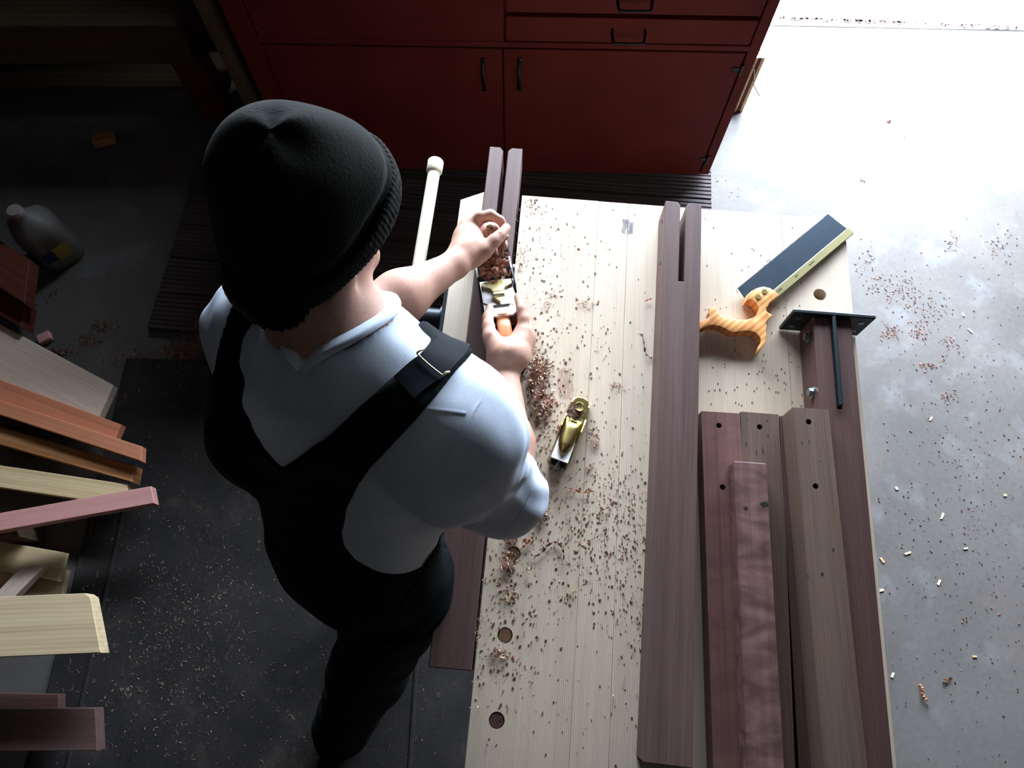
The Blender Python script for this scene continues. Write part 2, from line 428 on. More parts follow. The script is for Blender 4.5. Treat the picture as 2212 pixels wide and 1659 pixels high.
def cabinet():
    r = empty('tool_cabinet', (CL.x, CL.y, 0), (0, 0, CANG), 'dark red painted workshop cabinet with doors and drawers beyond the bench', 'cabinet')
    HT = .95; D = .55; FT = .02
    # local: x right, y into the cabinet
    bm = newbox(.0, CW, FT, D, .06, HT - .02, .001)
    obj('carcass', bm, M['red'], r)
    obj('toe_kick', newbox(.02, CW - .05, .30, D, 0, .06), M['dark'], r)
    obj('cabinet_top', newbox(-.012, CW + .012, -.02, D, HT - .02, HT + .01, .003), M['red'], r)
    xm, zt = cabpx(1086, 104); xr, _ = cabpx(1611, 118); _, zb = cabpx(1517, 371)
    xl = cabpx(562, 93)[0]
    zb = .075
    fr = bmesh.new()
    dz0 = cabpx(1088, 97)[1] + .012; dz1 = cabpx(1091, 32)[1]; xR = cabpx(1641, 45)[0]; xdl = cabpx(1091, 40)[0]
    # face frame
    box(fr, 0, xl - .002, 0, FT, .06, HT - .02, .001); box(fr, xr + .004, CW, 0, FT, .06, HT - .02, .001)
    box(fr, xl - .002, xr + .004, 0, FT, .06, zb - .002, .0005); box(fr, xl - .002, xr + .004, 0, FT, zt + .003, dz0 - .002, .0005)
    obj('face_frame', fr, M['red'], r)
    g = .0022
    def door(x0, x1, hx):
        d = obj('door', newbox(x0 + g, x1 - g, -.002, FT, zb, zt - g, .0015), M['red'], r)
        hz0, hz1 = cabpx(hx, 188)[1], cabpx(hx, 130)[1]; x = cabpx(hx, 160)[0]
        bm = bmesh.new(); zc = (hz0 + hz1) / 2; hh = (hz1 - hz0) / 2
        tube(bm, smoothpoly([(x, -.002, zc - hh), (x, -.012, zc - hh * .8), (x, -.024, zc - hh * .3), (x, -.026, zc), (x, -.024, zc + hh * .3), (x, -.012, zc + hh * .8), (x, -.002, zc + hh)], 3, False), .0055, 8)
        box(bm, x - .007, x + .007, -.006, 0, zc - hh - .012, zc - hh + .008, .001); box(bm, x - .007, x + .007, -.006, 0, zc + hh - .008, zc + hh + .012, .001)
        obj('door_pull', bm, M['black_pull'], d, smooth=50)
        return d
    door(xl, xm, 1045)
    dr = door(xm, xr, 1122)
    for (px, py) in ((1590, 149), (1519, 343)):
        x, z = cabpx(px, py)
        bm = bmesh.new(); cyl(bm, (x + .014, -.004, z - .02), (x + .014, -.004, z + .02), .005, n=10)
        box(bm, x - .012, x + .012, -.0045, -.001, z - .009, z + .009, .001)
        obj('hinge', bm, M['black_pull'], dr)
    def drawer(x0, x1, z0, z1, pull=True, pc=None):
        d = obj('drawer', newbox(x0 + g, x1 - g, 0, FT, z0 + g, z1 - g, .0015), M['red'], r)
        if pull:
            x = (x0 + x1) / 2 if pc is None else pc; z = (z0 + z1) / 2
            bm = bmesh.new(); wd = .047
            tube(bm, smoothpoly([(x - wd, .0, z + .006), (x - wd, -.02, z), (x - wd + .004, -.036, z - .006), (x - wd + .012, -.04, z - .007), (x, -.041, z - .007), (x + wd - .012, -.04, z - .007), (x + wd - .004, -.036, z - .006), (x + wd, -.02, z), (x + wd, 0, z + .006)], 3, False), .0042, 8)
            obj('drawer_pull', bm, M['black_pull'], d, smooth=50)
    pc = cabpx(1358, 65)[0]
    drawer(xdl, xR, dz0, dz1 - .004, True, pc)
    zz = dz1 + .006
    for k in range(5):
        z2 = min(zz + .109, HT - .022)
        if z2 - zz > .04: drawer(xdl, xR, zz, z2, True, pc)
        zz = z2 + .004
    drawer(xl, xdl - .003, dz0 - .004, HT - .022, False)
    ply = bmesh.new(); box(ply, -.055, -.03, -.03, D, 0, HT + .01, .001)
    obj('side_board', ply, M['bench_dark'], r)
cabinet()
# plywood offcut leaning against the cabinet's right end, with a dangling wire
def plywood():
    c = P(1610, 250, 0)
    rx = Vector((CR.x, CR.y, 0))
    r = empty('plywood_offcut', (c.x - .015, c.y + .02, 0), (0, 0, radians(2)), 'brown plywood offcut standing beside the right end of the red cabinet', 'board')
    for i in range(5):
        obj('ply_layer', newbox(-.056 + i * .0125, -.0445 + i * .0125, 0, .4, .0, .27, .0006), M['red_timber'] if i % 2 else M['ply'], r)
    w_ = bmesh.new()
    a = P(1628, 148, .28); b = P(1640, 208, .0)
    tube(w_, smoothpoly([a + Vector((-.05, .03, .03)), a, a.lerp(b, .5) + Vector((-.012, 0, 0)), b + Vector((0, 0, .002))], 5, False), .0018, 6)
    tag(obj('wire', w_, M['black_pull']), 'thin dark wire dangling beside the plywood offcut', 'wire')
plywood()

# ------------------------------------------------------------------ low dark workbench at far left
def left_bench():
    r = empty('low_workbench', (-1.1, 1.97, 0), (0, 0, 0), 'dark low workbench with a red post in the shadowed left corner', 'workbench')
    obj('apron', newbox(-2.2, .0, -.06, -.02, .33, .47, .002), M['bench_dark'], r)
    for i in range(2):
        obj('top_board', newbox(-2.2, .0, -.07 + i * .18, .106 + i * .18, .47, .50, .002), M['bench_dark'], r)
    c = P(468, 262, 0)
    obj('post', newbox(c.x + 1.1 - .055, c.x + 1.1 + .055, -.01, .08, 0, .33, .003), M['red_timber'], r)
    obj('post', newbox(-2.15, -2.05, -.01, .08, 0, .33, .003), M['bench_dark'], r)
    obj('shade_panel', newbox(-2.2, .3, .30, .33, .0, 1.5, .002), M['bench_dark'], r)  # added panel rising out of view, blocks light from the left corner
    obj('lower_shelf', newbox(-2.2, .0, .06, .29, .08, .10, .002), M['bench_dark'], r)
left_bench()
bm = newbox(-.04, .04, -.025, .025, 0, .03, .004)
tag(obj('wood_scrap', bm, M['cedar_rough'], loc=P(228, 306, 0), rot=(0, 0, .3)), 'small wood scrap on the dark floor in front of the low workbench', 'wood scrap')

# ------------------------------------------------------------------ lumber stack at left
def board(name, up, lo, left, z, th, mat, label, ext=1.0, wext=0.0, group=None, cham=0.0):
    a = P(*up, z); c = P(*lo, z); l_ = P(*left, z)
    u = (a - l_).normalized(); ang = atan2(u.y, u.x)
    wv = (c - a); n_ = Vector((u.y, -u.x, 0)); wid = wv.dot(n_) * (1 + wext)
    skew = wv.dot(u)
    L = ext
    poly = [(-L, 0), (-L, -wid), (skew, -wid)] + ([(skew * .1, -cham), (-cham, 0)] if cham else [(0, 0)])
    bm = bmesh.new(); prism(bm, poly, -th, 0, .0015, 1)
    o = obj(name, bm, mat, None, (a.x, a.y, z), (0, 0, ang))
    tag(o, label, 'board')
    return o
LUM = [
 board('lumber_board', (245, 832), (228, 903), (0, 700), .115, .03, M['maple'], 'wide pale planed board with a brown streak, farthest of the fanned stack', 1.1, .9),
 board('lumber_board', (262, 917), (255, 945), (0, 820), .145, .028, M['cedar'], 'orange-brown board end just beyond the one on top of the fanned stack', 1.0, 1.2),
 board('lumber_board', (306, 964), (305, 996), (30, 874), .175, .028, M['cedar'], 'orange-brown board lying on top of the fanned lumber stack at left', 1.0),
 board('lumber_board', (291, 1005), (284, 1041), (0, 922), .14, .05, M['cedar_rough'], 'rough live-edged reddish-brown board between orange and pale yellow boards', 1.0),
 board('lumber_board', (275, 1046), (275, 1078), (0, 1005), .13, .03, M['yellow_wood'], 'pale yellow board pinned under the tip of the pink board', 1.0, .5),
 board('lumber_board', (326, 1050), (333, 1087), (0, 1108), .20, .03, M['pink_wood'], 'narrow pink board angled up across the end of the yellow one', 1.0),
 board('lumber_board', (141, 1194), (134, 1233), (0, 1169), .07, .02, M['ply'], 'tan plywood offcut with a burr at its corner, lower left', .8, .6),
 board('lumber_board', (143, 1231), (137, 1290), (0, 1222), .045, .02, M['ply'], 'smooth tan plywood offcut underneath, between mat edge and thick pale board', .8, .6),
 board('lumber_board', (192, 1281), (218, 1410), (0, 1289), .30, .04, M['poplar'], 'thick wide pale board with dark mineral streaks and a clipped corner', .9, 0, None, .01),
 board('lumber_board', (127, 1500), (130, 1560), (0, 1497), .10, .03, M['walnut_dark'], 'dark walnut board end peeking out beneath the bottom-left walnut board', .8, .2),
 board('lumber_board', (206, 1530), (210, 1622), (0, 1531), .17, .04, M['walnut'], 'wide dark walnut board in the bottom left corner', .8),
 board('lumber_board', (64, 560), (52, 655), (0, 520), .20, .05, M['red_timber'], 'upper dark reddish timber in the shade beside the plastic jug', .7),
 board('lumber_board', (55, 652), (46, 706), (0, 622), .15, .06, M['red_timber'], 'lower dark reddish timber in the shade beside the plastic jug', .7),
]
# stick
a = P(40, 1214, .10); c_ = P(97, 1220, .10); l_ = P(0, 1250, .10)
u = (P(97, 1220, .10) - P(37, 1283, .10)).normalized(); ang = atan2(u.y, u.x)
bm = bmesh.new(); prism(bm, [(-.45, 0), (-.45, .052), (-.045, .052), (0, 0)], -.028, 0, .0015, 1)
tag(obj('lumber_stick', bm, M['maple'], None, tuple(P(97, 1220, .10)), (0, 0, ang)), 'short pale mitred stick lying diagonally on the plywood offcuts', 'stick')
# bearers out of frame that carry the stack
for i, o in enumerate(LUM):
    z0 = min(v.co.z for v in o.data.vertices) + o.location.z
    if z0 < .03: continue
    for t in (-.45, -.68):
        d = Vector((cos(o.rotation_euler.z), sin(o.rotation_euler.z), 0)); wv = Vector((d.y, -d.x, 0))
        p = o.location + d * t + wv * .03
        tag(obj('bearer_block', newbox(-.03, .03, -.03, .03, 0, z0, .002), M['bench_dark'], None, (p.x, p.y, 0), o.rotation_euler), 'squared bearer block under the fanned lumber stack', 'block', 'bearer blocks under the lumber stack')

# ------------------------------------------------------------------ plastic jug
def jug():
    c = P(135, 545, 0)
    r = empty('plastic_jug', (c.x, c.y, 0), (0, 0, radians(128)), 'translucent white plastic gallon jug with blue and yellow label on the dark floor', 'jug')
    bm = bmesh.new(); n = 32
    prof = [(.066, 0, 0), (.074, .006, 0), (.075, .03, 0), (.073, .09, 0), (.075, .14, 0), (.073, .165, 0), (.064, .19, 0), (.047, .214, .004), (.030, .235, .008), (.021, .247, .01), (.019, .262, .01)]
    rings = []
    for R, z, off in prof:
        ring = []
        q = 3.6 if z < .2 else 2.2
        for k in range(n):
            a = 2 * pi * k / n; ca, sa = cos(a), sin(a)
            f = (abs(ca) ** q + abs(sa) ** q) ** (-1 / q)
            x, y = R * f * ca, R * f * sa
            if .09 < z < .21 and x > 0:      # recess behind the handle
                x -= .018 * max(0, 1 - (abs(y) / .05) ** 2)
            ring.append(bm.verts.new((x - off, y, z)))
        rings.append(ring)
    for A, B in zip(rings, rings[1:]):
        for k in range(n): bm.faces.new((A[k], A[(k + 1) % n], B[(k + 1) % n], B[k]))
    bm.faces.new(rings[0][::-1]); bm.faces.new(rings[-1])
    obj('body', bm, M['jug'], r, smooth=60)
    bm = bmesh.new(); tube(bm, smoothpoly([(.015, 0, .232), (.042, 0, .226), (.066, 0, .19), (.073, 0, .14), (.066, 0, .1)], 5, False), [.011] * 21, 12, 1.3)
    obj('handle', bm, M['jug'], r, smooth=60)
    bm = bmesh.new(); lathe(bm, [(.024, .25), (.0245, .253), (.024, .272), (.022, .275), (0, .2755)], 28, Matrix.Translation((-.01, 0, 0)))
    obj('cap', bm, M['jug_cap'], r, smooth=40)
    obj('label_patch', newbox(-.0765, -.0755, -.05, .005, .05, .115, 0), M['yellow_label'], r)
    obj('label_patch', newbox(-.0765, -.0755, .008, .045, .06, .105, 0), M['blue_label'], r)
jug()

# ------------------------------------------------------------------ the workbench (local x runs along the bench away from the viewer, local y to the left)
BA = radians(5.1)
BO = Vector((.0228, .947, 0))                        # far left corner of the top
BROT = (0, 0, pi / 2 - BA)
AV = Vector((sin(BA), cos(BA), 0)); BV = Vector((cos(BA), -sin(BA), 0))
def bl(p):
    """world point -> bench local (x along, y left)"""
    d = Vector(p) - BO
    return Vector((d.dot(AV), -d.dot(BV), p[2]))
BW = .713; BL = 1.75; BT = .07
HOLES = [bl(P(1771, 636, .9)), bl(P(1109, 1195, .9)), bl(P(1091, 1372, .9)), bl(P(1073, 1556, .9))]
HR = .0135

def plank_with_holes(name, x0, x1, y0, y1, z0, z1, holes, mat, parent, r=HR):
    """slab in which round holes are really cut (grid of strips round each hole)"""
    bm = bmesh.new()
    hs = sorted([(h.x, h.y) for h in holes if y0 + r < h.y < y1 - r and x0 < h.x < x1])
    if not hs:
        box(bm, x0, x1, y0, y1, z0, z1, .0012)
        return obj(name, bm, mat, parent)
    n = 24
    def quadset(z, flip):
        cuts = [x0]
        for hx, hy in hs: cuts += [hx - 2.2 * r, hx + 2.2 * r]
        cuts.append(x1)
        segs = list(zip(cuts, cuts[1:]))
        for i, (a, b) in enumerate(segs):
            if i % 2 == 0:
                f = bm.faces.new([bm.verts.new(q) for q in ((a, y0, z), (b, y0, z), (b, y1, z), (a, y1, z))])
            else:
                hx, hy = hs[i // 2]
                corners = [(b, y0), (b, y1), (a, y1), (a, y0)]
                ring = [bm.verts.new((hx + r * cos(2 * pi * k / n), hy + r * sin(2 * pi * k / n), z)) for k in range(n)]
                outer = []
                for k in range(n):
                    t = 2 * pi * k / n; dx, dy = cos(t), sin(t); s = 1e9
                    if dx > 1e-6: s = min(s, (b - hx) / dx)
                    if dx < -1e-6: s = min(s, (a - hx) / dx)
                    if dy > 1e-6: s = min(s, (y1 - hy) / dy)
                    if dy < -1e-6: s = min(s, (y0 - hy) / dy)
                    outer.append(bm.verts.new((hx + dx * s, hy + dy * s, z)))
                cv = {}
                for k in range(n):
                    k2 = (k + 1) % n
                    bm.faces.new((ring[k], ring[k2], outer[k2], outer[k]))
                    p, q = outer[k].co, outer[k2].co
                    if abs(p.x - q.x) > 1e-7 and abs(p.y - q.y) > 1e-7:
                        cx = b if max(p.x, q.x) > b - 1e-6 else a
                        cy = y1 if max(p.y, q.y) > y1 - 1e-6 else y0
                        bm.faces.new((outer[k], outer[k2], bm.verts.new((cx, cy, z))))
    quadset(z1, False); quadset(z0, True)
    for hx, hy in hs:
        for k in range(n):
            t, t2 = 2 * pi * k / n, 2 * pi * (k + 1) / n
            bm.faces.new([bm.verts.new((hx + r * cos(q), hy + r * sin(q), z)) for q, z in ((t, z0), (t2, z0), (t2, z1), (t, z1))])
    for (xa, ya), (xb, yb) in (((x0, y0), (x1, y0)), ((x1, y0), (x1, y1)), ((x1, y1), (x0, y1)), ((x0, y1), (x0, y0))):
        bm.faces.new([bm.verts.new(q) for q in ((xa, ya, z0), (xb, yb, z0), (xb, yb, z1), (xa, ya, z1))])
    bmesh.ops.remove_doubles(bm, verts=bm.verts, dist=1e-6)
    return obj(name, bm, mat, parent)

bench = empty('workbench', (BO.x, BO.y, 0), BROT, 'pale pine workbench with bench dog holes, scattered with walnut shavings', 'workbench')
yj = bl(P(1321, 1500, .9)).y
splits = [0.0, -.171, yj, -.575, -BW]
for a_, b_2 in zip(splits, splits[1:]):
    plank_with_holes('top_plank', -BL, 0, b_2 + .0001, a_ - .0001, .9 - BT, .9, HOLES, M['pine'], bench)
obj('apron', newbox(-BL + .1, -.12, -.09, -.05, .70, .9 - BT, .002), M['pine_jaw'], bench)
obj('apron', newbox(-BL + .1, -.12, -BW + .05, -BW + .09, .70, .9 - BT, .002), M['pine_jaw'], bench)
for x in (-.2, -BL + .2):
    for y in (-.10, -BW + .10):
        obj('leg', newbox(x - .045, x + .045, y - .04, y + .04, 0, .9 - BT, .003), M['pine_jaw'], bench)
    obj('rail', newbox(x - .02, x + .02, -BW + .14, -.14, .12, .2, .002), M['pine_jaw'], bench)
# wooden and metal dogs sitting down in the holes
def dog(h, depth, mat, nm, label=None):
    bm = bmesh.new(); cyl(bm, (h.x, h.y, .9 - BT - .06), (h.x, h.y, .9 - depth), HR - .0012, n=24)
    bmesh.ops.bevel(bm, geom=[e for e in bm.edges if abs(e.verts[0].co.z - (.9 - depth)) < 1e-6 and abs(e.verts[1].co.z - (.9 - depth)) < 1e-6], offset=.001, segments=1, affect='EDGES')
    o = obj(nm, bm, mat, bench, smooth=40)
    if label: o['label'] = label
dog(HOLES[3], .001, M['walnut_dark'], 'bench_dog', 'dark round bench dog flush with the top')
dog(HOLES[1], .018, M['pine'], 'bench_dog'); dog(HOLES[2], .016, M['pine'], 'bench_dog')
# ink blot and brown smudge: thin stains with a shape of their own
def blot(name, c, pts, col, nm):
    m, n, l, b = mat_new(nm)
    mp = coords(n, l, (1, 1, 1)); mp.inputs['Scale'].default_value = (12, 120, 1)
    nz = noise(n, l, mp, 3, 4, .7); r = ramp(n, [(.38, (0, 0, 0)), (.6, (1, 1, 1))]); l.new(nz.outputs[0], r.inputs[0])
    tr = n.new('ShaderNodeBsdfTransparent'); mx = n.new('ShaderNodeMixShader')
    ml = n.new('ShaderNodeMath'); ml.operation = 'MULTIPLY'; ml.inputs[1].default_value = col[3]; l.new(r.outputs[0], ml.inputs[0])
    l.new(ml.outputs[0], mx.inputs[0]); l.new(tr.outputs[0], mx.inputs[1]); l.new(b.outputs[0], mx.inputs[2])
    l.new(mx.outputs[0], n['Material Output'].inputs[0])
    b.inputs['Base Color'].default_value = (*col[:3], 1); b.inputs['Roughness'].default_value = .7
    bm = bmesh.new(); bm.faces.new([bm.verts.new((x, y, .00035)) for x, y in pts])
    q = bl(c)
    return obj(name, bm, m, bench, (q.x, q.y, .9))
sp = smoothpoly([(-.017, .010), (-.010, .014), (.004, .010), (.016, .012), (.019, .002), (.012, -.012), (-.004, -.011), (-.015, -.014), (-.019, -.002)], 3)
blot('ink_blot', P(1356, 490, .9), sp, (*lin('39485a'), .85), 'ink_stain')
sp = smoothpoly([(-.03, .006), (-.014, .016), (.012, .018), (.034, .013), (.036, -.004), (.018, -.012), (-.012, -.016), (-.028, -.008)], 3)
blot('brown_smudge', P(1222, 832, .9), sp, (*lin('a8755f'), .45), 'smudge_stain')

# ------------------------------------------------------------------ front vise
def vise():
    r = empty('front_vise', (BO.x, BO.y, 0), BROT, 'front vise with pale pine jaw, black iron plate and wooden tommy bar', 'vise')
    j0 = bl(P(1000, 430, .9)); j1 = bl(P(1040, 413, .9)); yr = .084; yl = bl(P(945, 790, .9)).y
    # the far end of the jaw is cut at an angle
    x2 = bl(P(1042, 413, .9)).x
    poly = [(-.66, yr), (x2, yr), (x2 + .0, yr + .004), (j0.x, yl), (-.66, yl)]
    bm = bmesh.new(); prism(bm, poly, .70, .898, .002, 1)
    obj('jaw', bm, M['pine_jaw'], r)
    # iron plate on the jaw's outer face
    xa = bl(P(981, 515, .87)).x; xb = bl(P(942, 792, .87)).x
    bm = bmesh.new(); poly = [(xb, .71), (xb, .87), (xb + .012, .882), (xa - .012, .882), (xa, .87), (xa, .71)]
    v0 = [bm.verts.new((x, yl, z)) for x, z in poly]; v1 = [bm.verts.new((x, yl + .010, z)) for x, z in poly]
    bm.faces.new(v0); bm.faces.new(v1[::-1])
    for k in range(6): bm.faces.new((v0[k], v0[(k + 1) % 6], v1[(k + 1) % 6], v1[k]))
    obj('iron_plate', bm, M['iron'], r)
    hz = .80
    sx = bl(P(925, 688, hz)).x
    bm = bmesh.new()
    yo = bl(P(897, 688, hz)).y
    cyl(bm, (sx, yl + .010, hz), (sx, yl + .022, hz), .031, n=32)
    cyl(bm, (sx, yl + .02, hz), (sx, yo + .035, hz), .0245, n=32)
    obj('screw_hub', bm, M['iron'], r, smooth=40)
    # handle runs nearly along the bench
    h0 = bl(P(879, 728, hz)); h1 = bl(P(941, 352, hz)); h0.z = hz; h1.z = hz
    d = (h1 - h0).normalized()
    bm = bmesh.new()
    c0 = h0 + d * .026
    for t in (0,): cyl(bm, c0, c0 + d * .012, .032, n=32)
    cyl(bm, c0 + d * .01, c0 + d * .07, .024, n=32)
    obj('cross_collar', bm, M['iron'], r, smooth=40)
    hub = bmesh.new(); bmesh.ops.create_uvsphere(hub, u_segments=24, v_segments=16, radius=.031, matrix=Matrix.Translation((sx, yo + .03, hz)))
    obj('hub_ball', hub, M['iron'], r, smooth=60)
    bm = bmesh.new(); cyl(bm, h0 + d * .03, h1 - d * .02, .0148, n=28); 
    hd = obj('tommy_bar', bm, M['handle_wood'], r, smooth=40)
    for e, s in ((h0, 1), (h1, -1)):
        bm = bmesh.new()
        vs = lathe(bm, [(.0175, 0), (.0195, .003), (.0195, .032), (.0165, .036)], 28)
        q = (d * s).to_track_quat('Z', 'Y').to_matrix().to_4x4()
        bmesh.ops.transform(bm, matrix=Matrix.Translation(e - d * s * .006) @ q, verts=vs)
        obj('bar_knob', bm, M['handle_wood'], hd, smooth=40)
    for px, py in ((936, 746), (975, 548)):
        c = bl(P(px, py, .80)); bm = bmesh.new()
        cyl(bm, (c.x, yl + .010, .80), (c.x, yl + .022, .80), .0125, n=6)
        cyl(bm, (c.x, yl + .022, .80), (c.x, yl + .028, .80), .007, n=16)
        obj('hex_nut', bm, M['zinc'], r)
    for x in (sx + .16, sx - .16):
        bm = bmesh.new(); cyl(bm, (x, -.2, .77), (x, yl, .77), .012, n=16)
        obj('guide_rod', bm, M['steel'], r, smooth=40)
vise()

# ------------------------------------------------------------------ square legs with open mortises
def slotted_leg(name, c0, c1, length, W, TH, ztop, slot_len, slot_off, slot_w, label, mat, near_open=True, pegs=()):
    """c0 = far left top corner, c1 = near left top corner (world)"""
    u = (c1 - c0).normalized(); ang = atan2(-u.y, -u.x)       # local +x away from viewer, +y left
    r = empty(name, (c0.x, c0.y, ztop), (0, 0, ang), label, 'table leg')
    s0 = -slot_off; s1 = -(slot_off + slot_w); ch = .008
    bm = bmesh.new()
    poly = [(-length, -.001), (-length, -W + .001), (-length + .001, -W), (-.001, -W), (0, -W + .001), (0, s1 - ch), (-ch * 1.2, s1), (-slot_len, s1), (-slot_len, s0), (-ch * 1.2, s0), (0, s0 + ch), (0, -.001), (-.001, 0), (-length + .001, 0)]
    prism(bm, poly, -TH, 0, .0015, 1)
    o = obj('post', bm, mat, r)
    for (x, zz) in pegs:
        b2 = bmesh.new(); cyl(b2, (x, -.0005, zz), (x, .0006, zz), .0042, n=16)
        obj('peg_hole', b2, M['dark'], r)
    return r
c0 = P(1058, 316, .906); c1 = P(925, 1441, .906)
slotted_leg('slotted_leg', c0, c1, (c0 - c1).length, .0755, .074, .906, .30, .0315, .0115,
            'dark walnut leg blank clamped in the vise, being planed', M['walnut'])
c0 = P(1438, 433, .974); c1 = P(1392, 1648, .974)
slotted_leg('slotted_leg', c0, c1, (c0 - c1).length, .0755, .074, .974, .19, .0315, .0115,
            'dark walnut leg blank lying along the middle of the bench, slot uncovered', M['walnut'], True, ((-.032, -.03), (-.135, -.03)))

# ------------------------------------------------------------------ boards stacked on the right of the bench
def plank_on_bench(name, tl, tr, bl_, ztop, th, mat, label, L=1.15, holes=(), cat='board', W=None):
    a = P(*tl, ztop); b = P(*tr, ztop); c = P(*bl_, ztop)
    u = (a - c).normalized(); ang = atan2(u.y, u.x)
    n_ = Vector((u.y, -u.x, 0)); Wd = W or (b - a).dot(n_)
    r = empty(name, (a.x, a.y, ztop), (0, 0, ang), label, cat)
    def loc(px, py):
        p = P(px, py, ztop) - a; return Vector((p.dot(u), -p.dot(n_), 0))
    hs = [loc(*h) for h in holes]
    o = plank_with_holes('plank', -L, 0, -Wd, 0, -th, 0, hs, mat, r, .0052)
    for h in hs:
        bm = bmesh.new(); cyl(bm, (h.x, h.y, -.024), (h.x, h.y, -.014), .005, n=16)
        obj('sunk_screw', bm, M['zinc'], r)
    return r
plank_on_bench('walnut_board', (1515, 888), (1598, 888), (1541, 1659), .942, .0415, M['walnut_red'], 'reddish walnut board with two screw holes, left of the two side by side', 1.15, ((1553, 919), (1561, 1052)))
plank_on_bench('walnut_board', (1600, 889), (1682, 892), (1628, 1659), .942, .0415, M['walnut_tan'], 'tan walnut board with worm holes and one screw hole, right of the lower pair', 1.15, ((1641, 922),))
plank_on_bench('walnut_board', (1685, 897), (1762, 899), (1716, 1659), .942, .0415, M['walnut_dark'], 'dark shaded walnut board beneath the tan top board with the near screw', 1.15, W=.052)
plank_on_bench('walnut_board', (1585, 996), (1655, 997), (1613, 1659), .977, .034, M['walnut_curly'], 'shorter curly walnut board with rippled figure and a knot, lying on top', 1.05)
plank_on_bench('walnut_board', (1712, 880), (1789, 880), (1781, 1659), .996, .053, M['walnut_tan'], 'tan brown walnut board with hole and sunken screw, topmost on the right', 1.15, ((1747, 911), (1762, 1050)))
# knots and worm holes
def knots(root, pix, ztop):
    inv = root.matrix_basis.inverted()
    for px, py, rx, ry in pix:
        q = inv @ P(px, py, ztop)
        bm = bmesh.new(); n = 14
        bm.faces.new([bm.verts.new((rx * cos(2 * pi * k / n) * (1 + .25 * sin(3 * k)), ry * sin(2 * pi * k / n) * (1 + .2 * cos(2 * k)), .0003)) for k in range(n)])
        obj('knot', bm, M['dark'], root, (q.x, q.y, 0))
BRD = [o for o in COL.objects if o.name.startswith('walnut_board')]
knots(BRD[3], ((1651, 1089, .004, .007), (1611, 1098, .003, .004)), .977)
knots(BRD[1], ((1612, 960, .005, .0009), (1634, 978, .005, .0009), (1648, 974, .008, .0009), (1657, 909, .003, .0008), (1659, 942, .004, .0009), (1614, 906, .002, .0008)), .942)
knots(BRD[4], ((1732, 957, .003, .0008), (1748, 954, .003, .0008), (1771, 996, .001, .001), (1776, 1240, .003, .002), (1800, 1188, .003, .0015), (1745, 1245, .003, .0008)), .996)
# post with the steel T bracket
def bracket_post():
    z = .972
    a = P(1757, 684, z); b = P(1838, 684, z); c = P(1842, 1659, z)
    c = P(1841, 1655, z)
    u = AV; 
    n_ = BV
    W = (b - a).dot(n_); r = empty('bracket_post', (a.x, a.y, .9), (0, 0, pi / 2 - BA), 'walnut post along the right edge of the bench, black steel tee at its end', 'post')
    bm = bmesh.new(); sl0 = -W / 2 + .004; sl1 = -W / 2 - .004
    prism(bm, [(-1.15, 0), (-1.15, -W), (0, -W), (0, sl1), (-.19, sl1), (-.19, sl0), (0, sl0), (0, 0)], .0005, z - .9, .0015, 1)
    obj('post', bm, M['walnut_dark'], r)
    q = bl(a)
    br = obj('steel_tee', newbox(.001, .009, -W / 2 - .081, -W / 2 + .079, .002, .082, .0015), M['iron_plate'], r)
    obj('stem_plate', newbox(-.185, .004, -W / 2 - .0035, -W / 2 + .0035, .01, .0815, .0015), M['iron_plate'], br)
    for y in (-.063, .061):
        for zz in (.022, .058):
            bm = bmesh.new(); cyl(bm, (.0002, -W / 2 + y, zz), (.0015, -W / 2 + y, zz), .006, n=20)
            obj('bolt_hole', bm, M['zinc'], br)
    for px, py in ((1743, 728), (1753, 848)):
        p = P(px, py, .945); x = (p - a).dot(AV)
        bm = bmesh.new(); cyl(bm, (x, 0, .045), (x, .003, .045), .012, n=24); cyl(bm, (x, .003, .045), (x, .009, .045), .0085, n=6)
        obj('hex_bolt', bm, M['zinc'], r)
bracket_post()

